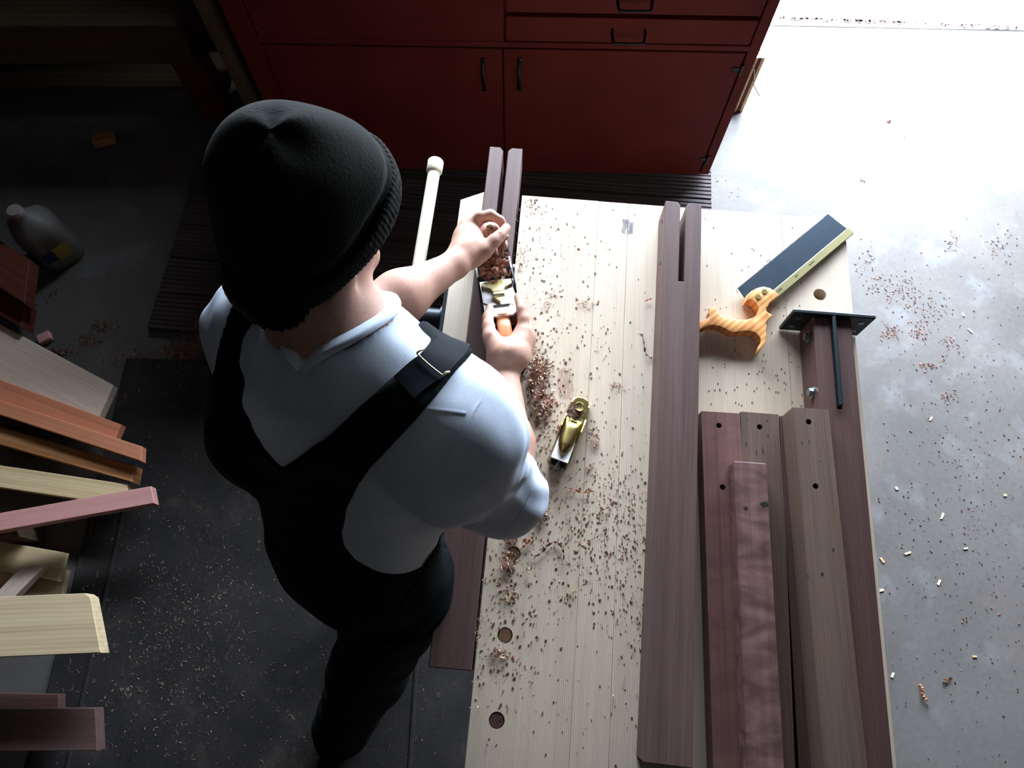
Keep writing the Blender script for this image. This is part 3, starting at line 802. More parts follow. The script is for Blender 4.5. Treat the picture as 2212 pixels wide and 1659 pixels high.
# ------------------------------------------------------------------ back saw
def saw():
    z = .914
    A = P(1655, 663, z); T_ = P(1847, 500, z)            # heel end and toe end of the brass back, lower edge
    u = (T_ - A).normalized(); ang = atan2(u.y, u.x); n_ = Vector((-u.y, u.x, 0))   # n points to the teeth
    r = empty('back_saw', (A.x, A.y, .9), (0, radians(1.6), ang), 'small back saw with brass spine and olive-wood pistol handle', 'saw')
    def L(px, py):
        p = P(px, py, z) - A; return (p.dot(u), p.dot(n_))
    def C(cx, cy): return L(1500 + cx / 8.73, 600 + cy / 8.73)
    Ln = (T_ - A).length; zl = .0135
    wb = .0165
    # blade with teeth
    hx, hy = C(815, 210); top = hy
    x0 = hx; x1 = Ln - .004; pts = [(C(950, 370)[0] - .002, C(950, 370)[1]), (hx, hy - .001)]
    n = 72
    base = top; 
    for k in range(n):
        t = x0 + (x1 - x0) * k / n; t2 = x0 + (x1 - x0) * (k + .5) / n
        pts += [(t, base), (t2, base + .0022)]
    pts += [(x1, base), (Ln - .001, .002), (0, .002)]
    bm = bmesh.new(); prism(bm, pts, zl - .0004, zl + .0004)
    obj('blade', bm, M['blade'], r)
    bm = newbox(-.002, Ln, -.0005, wb, zl - .0035, zl + .0035, .0008)
    sb = obj('brass_spine', bm, M['brass_bright'], r)
    def stamp(txt, x, size):
        cu = bpy.data.curves.new('stamp', 'FONT'); cu.body = txt; cu.size = size; cu.extrude = .0001; cu.align_x = 'CENTER'; cu.align_y = 'CENTER'
        o = bpy.data.objects.new('stamped_letters', cu); COL.objects.link(o); cu.materials.append(M['bench_dark'])
        bpy.context.view_layer.update()
        me = bpy.data.meshes.new_from_object(o.evaluated_get(bpy.context.evaluated_depsgraph_get()))
        bpy.data.objects.remove(o)
        link('stamped_letters', me, None, sb, (x, wb * .5, zl + .0037), (0, 0, 0))
    stamp('CTMRU', .048, .0048); stamp('TEO', .103, .0048); stamp('T&LDEOO', .152, .0042)
    # handle outline
    Hc = [(950, 380), (1040, 300), (1150, 240), (1270, 212), (1390, 240), (1470, 290), (1560, 360), (1530, 400), (1440, 470), (1370, 520), (1365, 560), (1320, 620), (1320, 680), (1380, 725), (1440, 742), (1380, 810), (1330, 860),
          (1310, 900), (1325, 950), (1305, 1010), (1320, 1100), (1310, 1200), (1285, 1290), (1230, 1370), (1160, 1430), (1175, 1340), (1215, 1260), (1205, 1190), (1130, 1100), (1020, 1055), (900, 1055), (760, 1075), (660, 1080),
          (560, 1025), (450, 975), (340, 950), (250, 950), (170, 980), (80, 1030), (-20, 1050), (-60, 1000), (-40, 930), (30, 895), (120, 865), (200, 830), (242, 790), (235, 700), (270, 630), (345, 600), (365, 660), (400, 730),
          (500, 795), (640, 830), (800, 845), (950, 845), (1060, 810), (1150, 740), (1185, 650), (1150, 560), (1080, 485), (1000, 450), (930, 500)]
    pts = [C(*p) for p in Hc]
    bm = bmesh.new(); prism(bm, pts, .0012, .025, .0011, 2); bmesh.ops.triangulate(bm, faces=[f for f in bm.faces if len(f.verts) > 4])
    h = obj('handle', bm, M['olive'], r, smooth=40)
    for p in ((1165, 415), (1285, 312)):
        x, y = C(*p); bm = bmesh.new(); cyl(bm, (x, y, .024), (x, y, .0262), .0058, n=24)
        box(bm, x - .0052, x + .0052, y - .0006, y + .0006, .0262, .0265)
        obj('split_nut', bm, M['brass'], h, smooth=40)
saw()

# ------------------------------------------------------------------ small brass block plane
def block_plane():
    z = .9
    a = P(1262, 852, z + .03); b = P(1205, 1003, z + .02)
    u = (a - b); u.z = 0; L = u.length; u.normalize()
    r = empty('block_plane', ((a.x + b.x) / 2, (a.y + b.y) / 2, z + .0005), (0, 0, atan2(u.y, u.x)), 'small brass block plane lying on the bench with shavings in its mouth', 'hand plane')
    h = L / 2; W = .0215
    # sole outline, slightly bowed sides, rounded nose
    sole = [(-h, -W * .8), (-h + .006, -W * .86), (-.02, -W), (.03, -W), (h - .012, -W * .86), (h - .002, -W * .5), (h, 0), (h - .002, W * .5), (h - .012, W * .86), (.03, W), (-.02, W), (-h + .006, W * .86), (-h, W * .8)]
    bm = bmesh.new(); prism(bm, sole, 0, .006, .0006, 1)
    body = obj('body', bm, M['brass'], r)
    # side walls: height varies along the plane
    xs = [-h + .002, -h + .02, -.02, .0, .018, .03, h - .018, h - .006]; hs = [.016, .019, .026, .027, .022, .017, .017, .013]
    for s in (-1, 1):
        bm = bmesh.new()
        for (xa, ha), (xb, hb) in zip(zip(xs, hs), list(zip(xs, hs))[1:]):
            wa = W * (1 if -.03 < xa < .035 else .86) ; wb2 = W * (1 if -.03 < xb < .035 else .86)
            v = [(xa, s * wa, .004), (xb, s * wb2, .004), (xb, s * wb2, hb), (xa, s * wa, ha), (xa, s * (wa - .003), .004), (xb, s * (wb2 - .003), .004), (xb, s * (wb2 - .003), hb), (xa, s * (wa - .003), ha)]
            vv = [bm.verts.new(q) for q in v]
            for f in ((0, 1, 2, 3), (4, 7, 6, 5), (3, 2, 6, 7), (0, 4, 5, 1), (0, 3, 7, 4), (1, 5, 6, 2)): bm.faces.new([vv[i] for i in f])
        obj('side_wall', bm, M['brass'], r)
    # toe deck
    bm = bmesh.new(); prism(bm, [(.022, -W + .002), (h - .014, -W * .84), (h - .004, -W * .5), (h - .0015, 0), (h - .004, W * .5), (h - .014, W * .84), (.022, W - .002)], .004, .0155, .0012, 2)
    obj('toe_deck', bm, M['brass'], r)
    bm = bmesh.new(); lathe(bm, [(.0075, .0155), (.0068, .019), (.0095, .024), (.0098, .0265), (.0088, .0275), (.006, .0262), (0, .0255)], 28, Matrix.Translation((h - .026, 0, 0)))
    obj('front_knob', bm, M['brass'], r, smooth=50)
    # iron bedded low, polished
    q = Matrix.Translation((-.012, 0, .0185)) @ Matrix.Rotation(radians(-13), 4, 'Y').inverted()
    R12 = Matrix.Rotation(radians(12), 4, 'Y')
    bm = newbox(-.058, .034, -W * .8, W * .8, -.0015, .0015, .0005)
    bmesh.ops.transform(bm, matrix=Matrix.Translation((-.012, 0, .0185)) @ R12, verts=bm.verts)
    obj('plane_iron', bm, M['steel'], r)
    # lever cap: domed egg shape
    bm = bmesh.new(); nu, nv = 24, 10
    prof = smoothpoly([(.030, .0145), (.021, .0165), (.006, .0172), (-.018, .0165), (-.036, .0135), (-.049, .007), (-.053, 0)], 4, False)
    rows = []
    for x, wd in prof:
        row = []
        for j in range(-8, 9):
            t = j / 8; y = wd * t
            hgt = .004 + .011 * max(0, 1 - t * t) ** .6 * (1 if x < .004 else max(.12, 1 - (x - .004) / .02)) * min(1, (x + .055) / .02 + .2)
            zz = .0215 - (x + .012) * .212 + hgt
            row.append(bm.verts.new((x, y, zz)))
        rows.append(row)
    for A, B in zip(rows, rows[1:]):
        for i in range(16):
            try: bm.faces.new((A[i], A[i + 1], B[i + 1], B[i]))
            except ValueError: pass
    bmesh.ops.solidify(bm, geom=list(bm.faces), thickness=.0015)
    lc = obj('lever_cap', bm, M['brass'], r, smooth=60)
    bm = newbox(.009, .016, -.0065, .0065, .019, .0262, .001); obj('cap_slot', bm, M['dark'], lc)
    bm = bmesh.new(); box(bm, -h - .001, -h + .016, -.015, .015, .008, .0175, .002); obj('heel_block', bm, M['japan'], r)
    bm = bmesh.new(); cyl(bm, (-h - .012, 0, .014), (-h + .002, 0, .0145), .0055, n=20); cyl(bm, (-h + .002, 0, .0145), (-h + .02, 0, .018), .003, n=12)
    obj('adjuster', bm, M['zinc'], r, smooth=40)
    return r
BPL = block_plane()

# ------------------------------------------------------------------ bench plane in the worker's hands
PZ = .9065
pk = P(1058, 495, PZ + .095); pt = P(1092, 722, PZ + .10)
pu = (pk - pt); pu.z = 0; PD = pu.length; pu.normalize()
PANG = atan2(pu.y, pu.x)
PM = Matrix.Translation((pk.x, pk.y, PZ)) @ Matrix.Rotation(PANG, 4, 'Z')     # origin under the front knob, +x toward the toe
def hand_plane():
    r = empty('bench_plane', (pk.x, pk.y, PZ), (0, 0, PANG), 'iron bench plane with brass lever cap and orange wooden tote, held in both hands', 'hand plane')
    W = .038; toe = .062; heel = -.285
    sole = [(heel, -W * .75), (heel + .012, -W * .93), (heel + .05, -W), (toe - .03, -W), (toe - .008, -W * .8), (toe, -W * .35), (toe, W * .35), (toe - .008, W * .8), (toe - .03, W), (heel + .05, W), (heel + .012, W * .93), (heel, W * .75)]
    bm = bmesh.new(); prism(bm, sole, 0, .005, .0008, 1)
    obj('sole', bm, M['japan'], r)
    xs = [heel + .006, heel + .04, -.185, -.165, -.14, -.10, -.08, -.055, -.02, .03, toe - .012]
    hs = [.010, .012, .020, .036, .050, .052, .048, .030, .016, .012, .009]
    for s in (-1, 1):
        bm = bmesh.new()
        for i in range(len(xs) - 1):
            xa, ha, xb, hb = xs[i], hs[i], xs[i + 1], hs[i + 1]
            def ww(x): return W * (.9 if x < heel + .02 or x > toe - .02 else 1)
            wa, wb_ = ww(xa), ww(xb)
            v = [(xa, s * wa, .003), (xb, s * wb_, .003), (xb, s * wb_, hb), (xa, s * wa, ha), (xa, s * (wa - .0035), .003), (xb, s * (wb_ - .0035), .003), (xb, s * (wb_ - .0035), hb), (xa, s * (wa - .0035), ha)]
            vv = [bm.verts.new(q) for q in v]
            for f in ((0, 1, 2, 3), (4, 7, 6, 5), (3, 2, 6, 7), (0, 4, 5, 1), (0, 3, 7, 4), (1, 5, 6, 2)): bm.faces.new([vv[k] for k in f])
        obj('cheek', bm, M['japan'], r)
    bm = bmesh.new(); box(bm, -.185, -.115, -.024, .024, .004, .035, .003); box(bm, -.19, -.15, -.018, .018, .03, .055, .003)
    obj('frog', bm, M['japan'], r)
    bm = bmesh.new(); lathe(bm, [(.0185, .005), (.019, .010), (.013, .022), (.0115, .034), (.015, .050), (.0205, .066), (.0225, .080), (.0205, .091), (.0135, .098), (.006, .100), (0, .1002)], 32)
    kn = obj('front_knob', bm, M['knob_wood'], r, smooth=60)
    bm = bmesh.new(); cyl(bm, (0, 0, .098), (0, 0, .1018), .0072, n=24); k2 = obj('knob_screw', bm, M['brass'], kn, smooth=40)
    bm = newbox(-.0068, .0068, -.0009, .0009, .1012, .1021); bmesh.ops.transform(bm, matrix=Matrix.Rotation(1.0, 4, 'Z'), verts=bm.verts)
    obj('screw_slot', bm, M['dark'], kn)
    # iron assembly pitched at 45 degrees; local s runs up the iron
    Cx, Cz, pit = -.072, .008, radians(36)
    IM = Matrix(((-cos(pit), 0, sin(pit), Cx), (0, 1, 0, 0), (sin(pit), 0, cos(pit), Cz), (0, 0, 0, 1)))   # cols: s (up-back), y, normal (up-front)
    def isl(bm): bmesh.ops.transform(bm, matrix=IM, verts=bm.verts); return bm
    Wi = .0335
    bm = bmesh.new(); prism(bm, [(0, -Wi), (.140, -Wi), (.158, -Wi * .62), (.158, Wi * .62), (.140, Wi), (0, Wi)], -.0016, .0016, .0005, 1)
    obj('plane_iron', isl(bm), M['steel'], r)
    bm = bmesh.new(); prism(bm, [(.003, -Wi), (.100, -Wi), (.122, -Wi * .50), (.122, Wi * .50), (.100, Wi), (.003, Wi)], .0018, .0042, .0006, 1)
    ci = obj('cap_iron', isl(bm), M['steel'], r)
    bm = newbox(.1185, .1225, -Wi * .56, Wi * .56, .0042, .0052); obj('cap_iron_edge', isl(bm), M['dark'], ci)
    # brass lever cap with two horns, waist and cam
    half = [(.018, .0), (.018, .012), (.022, .022), (.026, .0315), (.040, .0320), (.046, .026), (.052, .0175), (.060, .0125), (.072, .0105), (.085, .0115), (.092, .0125), (.100, .0095), (.112, .004), (.117, 0)]
    pts = [(x, y) for x, y in half] + [(x, -y) for x, y in half[::-1][1:-1]]
    bm = bmesh.new(); prism(bm, pts, .0046, .0120, .0012, 2)
    lc = obj('lever_cap', isl(bm), M['brass_cap'], r, smooth=35)
    bm = bmesh.new(); cyl(bm, (.032, 0, .0118), (.032, 0, .0148), .0060, n=24); obj('cap_screw', isl(bm), M['brass_bright'], lc, smooth=30)
    bm = bmesh.new(); lathe(bm, [(.0, 0), (.0105, 0), (.0105, .022), (0, .022)], 20, Matrix.Translation((.088, .011, .013)) @ Matrix.Rotation(radians(90), 4, 'X') @ Matrix.Scale(.55, 4, (0, 1, 0)))
    obj('cam_lever', isl(bm), M['brass_bright'], lc, smooth=40)
    bm = bmesh.new(); cyl(bm, (-.20, 0, .046), (-.218, 0, .046), .012, n=24); cyl(bm, (-.178, 0, .046), (-.2, 0, .046), .004, n=12)
    obj('depth_wheel', bm, M['brass'], r, smooth=40)
    bm = bmesh.new(); box(bm, -.199, -.192, -.003, .003, .05, .102, .001); obj('lateral_lever', bm, M['steel'], r)
    # tote: profile in xz, thickness in y
    prof = [(-.205, .100), (-.196, .103), (-.193, .099), (-.204, .088), (-.212, .075), (-.214, .060), (-.207, .045), (-.196, .030), (-.180, .018), (-.176, .006), (-.268, .006), (-.267, .014), (-.258, .030), (-.252, .045),
            (-.252, .060), (-.256, .075), (-.262, .088), (-.264, .097), (-.258, .104), (-.244, .107), (-.222, .105)]
    prof = smoothpoly(prof, 3)
    bm = bmesh.new(); n = len(prof); T2 = .0135
    cx = sum(p[0] for p in prof) / n; cz = sum(p[1] for p in prof) / n
    rings = []
    for k, (y, ins) in enumerate(((-T2, .0075), (-T2 * .93, .0035), (-T2 * .6, .0008), (0, 0), (T2 * .6, .0008), (T2 * .93, .0035), (T2, .0075))):
        ring = []
        for i, (x, zz) in enumerate(prof):
            px_, pz_ = prof[(i - 1) % n]; nx_, nz_ = prof[(i + 1) % n]
            tx, tz = nx_ - px_, nz_ - pz_; ll = hypot(tx, tz) or 1
            ox, oz = -tz / ll, tx / ll
            if ox * (x - cx) + oz * (zz - cz) > 0: pass
            s = poly_sign
            ring.append(bm.verts.new((x - s * ox * ins, y, zz - s * oz * ins)))
        rings.append(ring)
    for A, B in zip(rings, rings[1:]):
        for i in range(n): bm.faces.new((A[i], A[(i + 1) % n], B[(i + 1) % n], B[i]))
    bm.faces.new(rings[0][::-1]); bm.faces.new(rings[-1])
    obj('tote', bm, M['cherry'], r, smooth=60)
poly_sign = 1
hand_plane()

# ------------------------------------------------------------------ shavings and chips
rnd = random.Random(7)
def ribbon(V, Fc, p, length, wid, curlr, yaw, tilt, n=7, lift=0.0):
    """thin curled strip with a little thickness"""
    p = Vector(p); ca, sa = cos(yaw), sin(yaw)
    base = len(V)
    for i in range(n):
        t = i / (n - 1) * length
        if curlr > 1e-4:
            a = t / curlr; x = curlr * sin(a); z = curlr * (1 - cos(a))
        else: x, z = t, 0
        # tilt 0: curl in the vertical plane; 1: curl lies flat
        y = z * tilt; z = z * (1 - tilt) + wid * .15
        for s in (-.5, .5):
            yy = y + s * wid * (1 - .55 * tilt); zz = z + (s + .5) * wid * .6 * tilt
            V.append((p.x + x * ca - yy * sa, p.y + x * sa + yy * ca, p.z + zz + lift))
    for i in range(n - 1):
        a = base + 2 * i
        Fc.append((a, a + 1, a + 3, a + 2))
def chipbox(V, Fc, p, lx, ly, lz, yaw):
    ca, sa = cos(yaw), sin(yaw); b0 = len(V)
    for z in (0, lz):
        for x, y in ((-lx, -ly), (lx, -ly * .7), (lx * .8, ly), (-lx * .9, ly * .8)):
            V.append((p[0] + x * ca - y * sa, p[1] + x * sa + y * ca, p[2] + z))
    for f in ((4, 5, 6, 7), (0, 1, 5, 4), (1, 2, 6, 5), (2, 3, 7, 6), (3, 0, 4, 7)): Fc.append(tuple(b0 + i for i in f))
def mk(name, V, Fc, mat, label=None, cat=None, kind=None, group=None, solid=0.0, parent=None, org=None):
    me = bpy.data.meshes.new(name)
    if org is not None: V = [(x - org[0], y - org[1], z - org[2]) for x, y, z in V]
    me.from_pydata(V, [], Fc); me.update()
    o = link(name, me, mat, parent, org or (0, 0, 0))
    if solid:
        md = o.modifiers.new('thick', 'SOLIDIFY'); md.thickness = solid
    return tag(o, label, cat, group, kind)

BZ = .9003
def in_obst(px, py):
    """pixels covered by things lying on the bench"""
    if 1424 - (py - 450) * .03 < px < 1516 and py > 430: return True
    return False
V, Fc = [], []; V2, F2 = [], []; V3, F3 = [], []
def scatter(n, gx, gy, sx, sy, smax=1.0):
    for _ in range(n):
        px = rnd.gauss(gx, sx); py = rnd.gauss(gy, sy)
        lo = 1118 - (py - 430) * .105
        if not (lo < px < 1418 - (py - 450) * .03 and 430 < py < 1655): continue
        p = P(px, py, BZ); k = rnd.random()
        T3 = (V, Fc) if k < .62 else ((V2, F2) if k < .86 else (V3, F3))
        s = rnd.uniform(.35, 1) ** 2 * smax
        if rnd.random() < .6: chipbox(*T3, p, .0026 * s + .0004, .0013 * s + .0003, .0012 * s + .0003, rnd.uniform(0, 6.3))
        else: ribbon(*T3, p, .012 * s, .0018 * s + .0005, .0035 * s + .001, rnd.uniform(0, 6.3), rnd.random(), 6)
scatter(330, 1270, 880, 120, 230, .8); scatter(800, 1300, 1150, 80, 90, .75); scatter(260, 1160, 1060, 60, 140, .8); scatter(330, 1090, 1330, 40, 120, .8); scatter(170, 1200, 700, 70, 120, .9); scatter(130, 1380, 1300, 25, 180, .8)
scatter(100, 1165, 520, 35, 70, .8); scatter(60, 1160, 440, 20, 20, .7); scatter(330, 1170, 860, 30, 70, 1.2); scatter(130, 1250, 1400, 110, 150, .5)
for _ in range(160):      # on the right of the middle leg
    px = rnd.uniform(1522, 1740); py = rnd.gauss(740, 130)
    if not 470 < py < 882: continue
    chipbox(V, Fc, P(px, py, BZ), .0012, .0008, .0008, rnd.uniform(0, 6))
def clump(n, gx, gy, sx, sy, h, s=1.0, z=BZ, t=None):
    for _ in range(n):
        a = rnd.uniform(0, 2 * pi); rr = sqrt(rnd.random())
        px = gx + cos(a) * rr * sx; py = gy + sin(a) * rr * sy
        p = P(px, py, z)
        k = rnd.random(); T3 = t or ((V, Fc) if k < .35 else ((V2, F2) if k < .8 else (V3, F3)))
        ribbon(*T3, p, rnd.uniform(.008, .026) * s, rnd.uniform(.0012, .0034) * s, rnd.uniform(.002, .008) * s, rnd.uniform(0, 6.3), rnd.random(), 8, h * rnd.random() * (1 - rr * .8))
for q in ((1162, 830, 22, 40, .018, 1), (1172, 880, 22, 28, .015, 1), (1168, 795, 18, 30, .012, .8), (1150, 790, 14, 40, .012, .8)): clump(110, *q)
clump(60, 1170, 1110, 16, 22, .012, .9); clump(45, 1103, 1165, 14, 12, .008, .8); clump(60, 1100, 1218, 14, 26, .01, .9)
clump(30, 1102, 1282, 12, 18, .006, .7); clump(45, 1078, 1412, 20, 10, .006, .7); clump(26, 1185, 650, 20, 16, .003, .6); clump(26, 1265, 656, 22, 10, .003, .6); clump(14, 1150, 745, 14, 10, .003, .7)
clump(30, 1283, 945, 10, 24, .008, .8); clump(14, 1330, 832, 14, 5, .002, .7); clump(16, 1152, 448, 14, 14, .003, .6); clump(25, 1125, 560, 7, 30, .004, .6)
clump(26, 1030, 1350, 5, 40, .002, .7); clump(14, 1275, 1010, 9, 6, .003, .7)
mk('wood_chips', V, Fc, M['sh_dark'], 'dark walnut chips and crumbs strewn over the bench top', 'chips', 'stuff')
mk('wood_curls', V2, F2, M['sh_red'], 'reddish brown curls and flakes strewn over the bench top', 'shavings', 'stuff')
mk('pale_flakes', V3, F3, M['sh_pale'], 'pale straw-coloured flakes among the bench shavings', 'shavings', 'stuff')

def strip(name, pix, wid, mat, label, z=BZ, h=.006):
    """a single larger shaving that follows a path on the bench"""
    pts = smoothpoly([tuple(P(x, y, z)) for x, y in pix], 5, False); n = len(pts)
    c = Vector(pts[n // 2]); bm = bmesh.new(); rows = []
    for i, p in enumerate(pts):
        p = Vector(p) - c
        d = (Vector(pts[min(i + 1, n - 1)]) - Vector(pts[max(i - 1, 0)])).normalized(); s = Vector((-d.y, d.x, 0))
        tw = i * .8; w_ = wid * (sin(pi * (i + .6) / (n + .2)) * .7 + .3)
        hh = h * abs(sin(i * 1.1)) + .0006
        rows.append((bm.verts.new(p + s * w_ * cos(tw) * .5 + Vector((0, 0, hh + abs(w_ * sin(tw) * .5)))), bm.verts.new(p - s * w_ * cos(tw) * .5 + Vector((0, 0, hh)))))
    for a, b in zip(rows, rows[1:]): bm.faces.new((a[0], a[1], b[1], b[0]))
    bmesh.ops.solidify(bm, geom=list(bm.faces), thickness=.0005)
    o = obj(name, bm, mat, None, c); tag(o, label, 'shaving')
strip('wood_shaving', [(1142, 1190), (1152, 1202), (1168, 1196), (1185, 1178), (1200, 1172), (1212, 1182), (1218, 1200), (1213, 1222)], .005, M['sh_dark'], 'long dark twisted walnut shaving right of the upper dog hole')
strip('wood_shaving', [(1219, 1054), (1238, 1058), (1255, 1065), (1275, 1062), (1288, 1064)], .004, M['sh_red'], 'straight orange-red sliver between block plane and lower chips')
strip('wood_shaving', [(1388, 722), (1390, 745), (1394, 765), (1404, 775), (1414, 772)], .004, M['sh_dark'], 'dark curled shaving beside the middle leg level with the saw')
strip('wood_shaving', [(1125, 1188), (1134, 1178), (1146, 1166), (1153, 1160)], .007, M['sh_red'], 'broad reddish flake lying just above the upper dog hole')
strip('wood_shaving', [(1232, 1272), (1238, 1276), (1246, 1281)], .005, M['sh_pale'], 'short pale splinter lying alone low on the bench')
strip('wood_shaving', [(1392, 652), (1400, 650), (1407, 647)], .004, M['sh_red'], 'small brown sliver beside the middle leg near its far slot')
strip('wood_shaving', [(1296, 1105), (1305, 1101), (1315, 1096)], .003, M['sh_dark'], 'thin straight dark sliver in the densest chips')
strip('wood_shaving', [(1140, 1250), (1142, 1236), (1144, 1222)], .003, M['sh_pale'], 'thin pale sliver standing between dog holes')
# shavings caught in the planes
V, Fc = [], []
for _ in range(90):
    q = PM @ Vector((rnd.uniform(-.075, -.03), rnd.uniform(-.027, .027), rnd.uniform(.012, .045)))
    ribbon(V, Fc, q, rnd.uniform(.012, .034), rnd.uniform(.004, .010), rnd.uniform(.004, .010), rnd.uniform(0, 6.3), rnd.random() * .5, 10)
q0 = PM @ Vector((-.05, 0, .02))
mk('plane_shavings', V, Fc, M['sh_red'], 'brown curls spilling from the mouth of the bench plane', 'shavings', 'stuff', None, .0004, None, tuple(q0))
V, Fc = [], []
q0 = P(1238, 888, .925)
for _ in range(70):
    q = q0 + Vector((rnd.gauss(0, .007), rnd.gauss(0, .008), rnd.uniform(-.012, .008)))
    ribbon(V, Fc, q, rnd.uniform(.01, .024), rnd.uniform(.0008, .0018), rnd.uniform(.003, .006), rnd.uniform(0, 6.3), rnd.random(), 9)
mk('block_plane_shavings', V, Fc, M['sh_dark'], 'tuft of fine dark curls in the mouth of the block plane', 'shavings', 'stuff', None, .0003, None, tuple(q0))

# litter on the floor
V, Fc = [], []; V2, F2 = [], []
for _ in range(2300):
    px = rnd.uniform(120, 960); py = rnd.uniform(775, 1655)
    if rnd.random() < .35: px = rnd.gauss(400, 90); py = rnd.gauss(1350, 130)
    z = .0125 if px > 272 - (py - 772) * .22 else .0003
    p = P(px, py, z); s = rnd.uniform(.3, 1) ** 2
    if rnd.random() < .55: ribbon(V, Fc, p, .030 * s + .003, .0010 * s + .0004, rnd.uniform(.004, .014), rnd.uniform(0, 6.3), .55 + .45 * rnd.random(), 6)
    else: chipbox(V, Fc, p, .003 * s + .0004, .0010 * s + .0003, .001, rnd.uniform(0, 6.3))
def fl(n, gx, gy, sx, sy, z=.0003, s0=1.0, mat=0):
    for _ in range(n):
        px = rnd.gauss(gx, sx); py = rnd.gauss(gy, sy)
        s = rnd.uniform(.4, 1) * s0
        p = P(px, py, z)
        if rnd.random() < .6: ribbon(V2, F2, p, .03 * s, .006 * s, rnd.uniform(.004, .01), rnd.uniform(0, 6.3), rnd.random(), 7)
        else: chipbox(V2, F2, p, .006 * s, .003 * s, .002, rnd.uniform(0, 6.3))
fl(60, 190, 738, 12, 8); fl(50, 140, 760, 14, 6); fl(50, 225, 705, 16, 10); fl(220, 410, 755, 30, 14, .002); fl(60, 430, 720, 12, 20, .031); fl(120, 330, 770, 60, 14); fl(50, 60, 640, 50, 14)
mk('floor_litter', V, Fc, M['sh_mat'], 'fine curled litter scattered over the black rubber mat', 'shavings', 'stuff')
mk('floor_shavings', V2, F2, M['sh_dark'], 'brown shavings gathered on the concrete along the mat edge', 'shavings', 'stuff')
V, Fc = [], []
def fl2(n, gx, gy, sx, sy, s0=.7):
    for _ in range(n):
        px = rnd.gauss(gx, sx); py = rnd.gauss(gy, sy)
        lo = 1845 + (py - 700) * .092 + 14
        if py > 380 and px < lo and py > 430: continue
        if px > 2300 or py < 60: continue
        s = rnd.uniform(.3, 1) ** 2 * s0; p = P(px, py, .0003)
        if rnd.random() < .5: ribbon(V, Fc, p, .016 * s, .004 * s, rnd.uniform(.003, .008), rnd.uniform(0, 6.3), rnd.random(), 6)
        else: chipbox(V, Fc, p, .005 * s + .0006, .0028 * s + .0005, .002, rnd.uniform(0, 6.3))
fl2(900, 2080, 1100, 110, 260, .5); fl2(160, 1930, 620, 30, 16); fl2(140, 1990, 665, 30, 16); fl2(60, 1985, 715, 12, 10); fl2(50, 1925, 718, 12, 6); fl2(60, 2055, 745, 14, 20); fl2(40, 2002, 790, 12, 6); fl2(40, 2050, 860, 10, 8)
fl2(50, 1850, 570, 14, 12); fl2(50, 1880, 560, 8, 30); fl2(40, 2058, 522, 8, 14); fl2(60, 2160, 535, 22, 20); fl2(60, 1570, 440, 50, 30, .6); fl2(60, 2150, 640, 60, 60, .5)
for i in range(500):
    px = rnd.uniform(1672, 2205); py = 38 + (px - 1670) * .0406 + rnd.gauss(0, 1.6)
    if px > 1960 and rnd.random() < .6: continue
    chipbox(V, Fc, P(px, py, .0003), rnd.uniform(.002, .009), rnd.uniform(.0015, .004), .003, rnd.uniform(0, 6.3))
mk('garage_floor_chips', V, Fc, M['sh_dark'], 'reddish chips scattered on the bright concrete right of the bench', 'chips', 'stuff')
V, Fc = [], []
for px, py in ((1936, 1055), (2035, 1115), (2028, 1258), (2085, 1185), (1960, 1195), (1905, 1210), (2105, 1418), (1928, 1458), (1903, 1275), (2095, 715), (2080, 680), (2010, 905), (2170, 1070)):
    chipbox(V, Fc, P(px, py, .0003), rnd.uniform(.004, .012), rnd.uniform(.0025, .005), .003, rnd.uniform(0, 6.3))
mk('pale_floor_chips', V, Fc, M['sh_pale'], 'pale wood chips scattered on the concrete right of the bench', 'chips', 'stuff')
strip('wood_shaving', [(1985, 1478), (1990, 1487), (1988, 1497), (1996, 1508), (2003, 1520)], .012, M['sh_red'], 'brown curled shaving on the concrete near the bottom right', .0004, .01)
strip('wood_shaving', [(2036, 1476), (2044, 1468), (2056, 1466)], .014, M['sh_dark'], 'dark flat chip on the concrete floor near bottom right', .0004, .004)
strip('wood_shaving', [(1903, 692), (1918, 706), (1934, 720), (1942, 738)], .004, M['sh_dark'], 'long thin bent splinter on the concrete beyond the steel tee', .0004, .004)
strip('wood_shaving', [(1856, 385), (1862, 390), (1870, 397)], .008, M['sh_dark'], 'small dark splinter on the white-lit floor beyond the saw', .0004, .003)
strip('wood_shaving', [(1915, 262), (1919, 263), (1923, 265)], .02, M['sh_dark'], 'single dark crumb far out on the sunlit concrete', .0004, .003)
a = P(101, 733, .0)
tag(obj('wood_scrap', newbox(-.022, .022, -.018, .018, 0, .022, .003), M['pink_wood'], None, (a.x, a.y, 0), (0, 0, .5)), 'small pinkish wood block on the floor beyond the wide pale board', 'wood scrap')

# ================================================================== the worker: implicit surfaces meshed with surface nets
f32 = np.float32
def A3(p): return np.array(p, dtype=f32)
def wav(p, d, fr, ph=0.0):
    d = A3(d); return np.sin((p @ d) * fr + ph)
def cap(a, b, ra, rb=None):
    a = A3(a); b = A3(b); ab = b - a; L = float(ab @ ab) or 1e-9; rb = ra if rb is None else rb
    def f(p):
        t = np.clip(((p - a) @ ab) / L, 0, 1)
        q = p - a - t[:, None] * ab
        return np.sqrt((q * q).sum(1)) - (ra + (rb - ra) * t)
    return f
def ell(c, r, R=None):
    c = A3(c); r = A3(r); R = None if R is None else np.array(R, dtype=f32)     # rows of R = axes
    def f(p):
        q = p - c
        if R is not None: q = q @ R.T
        a = np.sqrt(((q / r) ** 2).sum(1)); b = np.sqrt(((q / (r * r)) ** 2).sum(1)) + 1e-6
        return a * (a - 1) / b
    return f
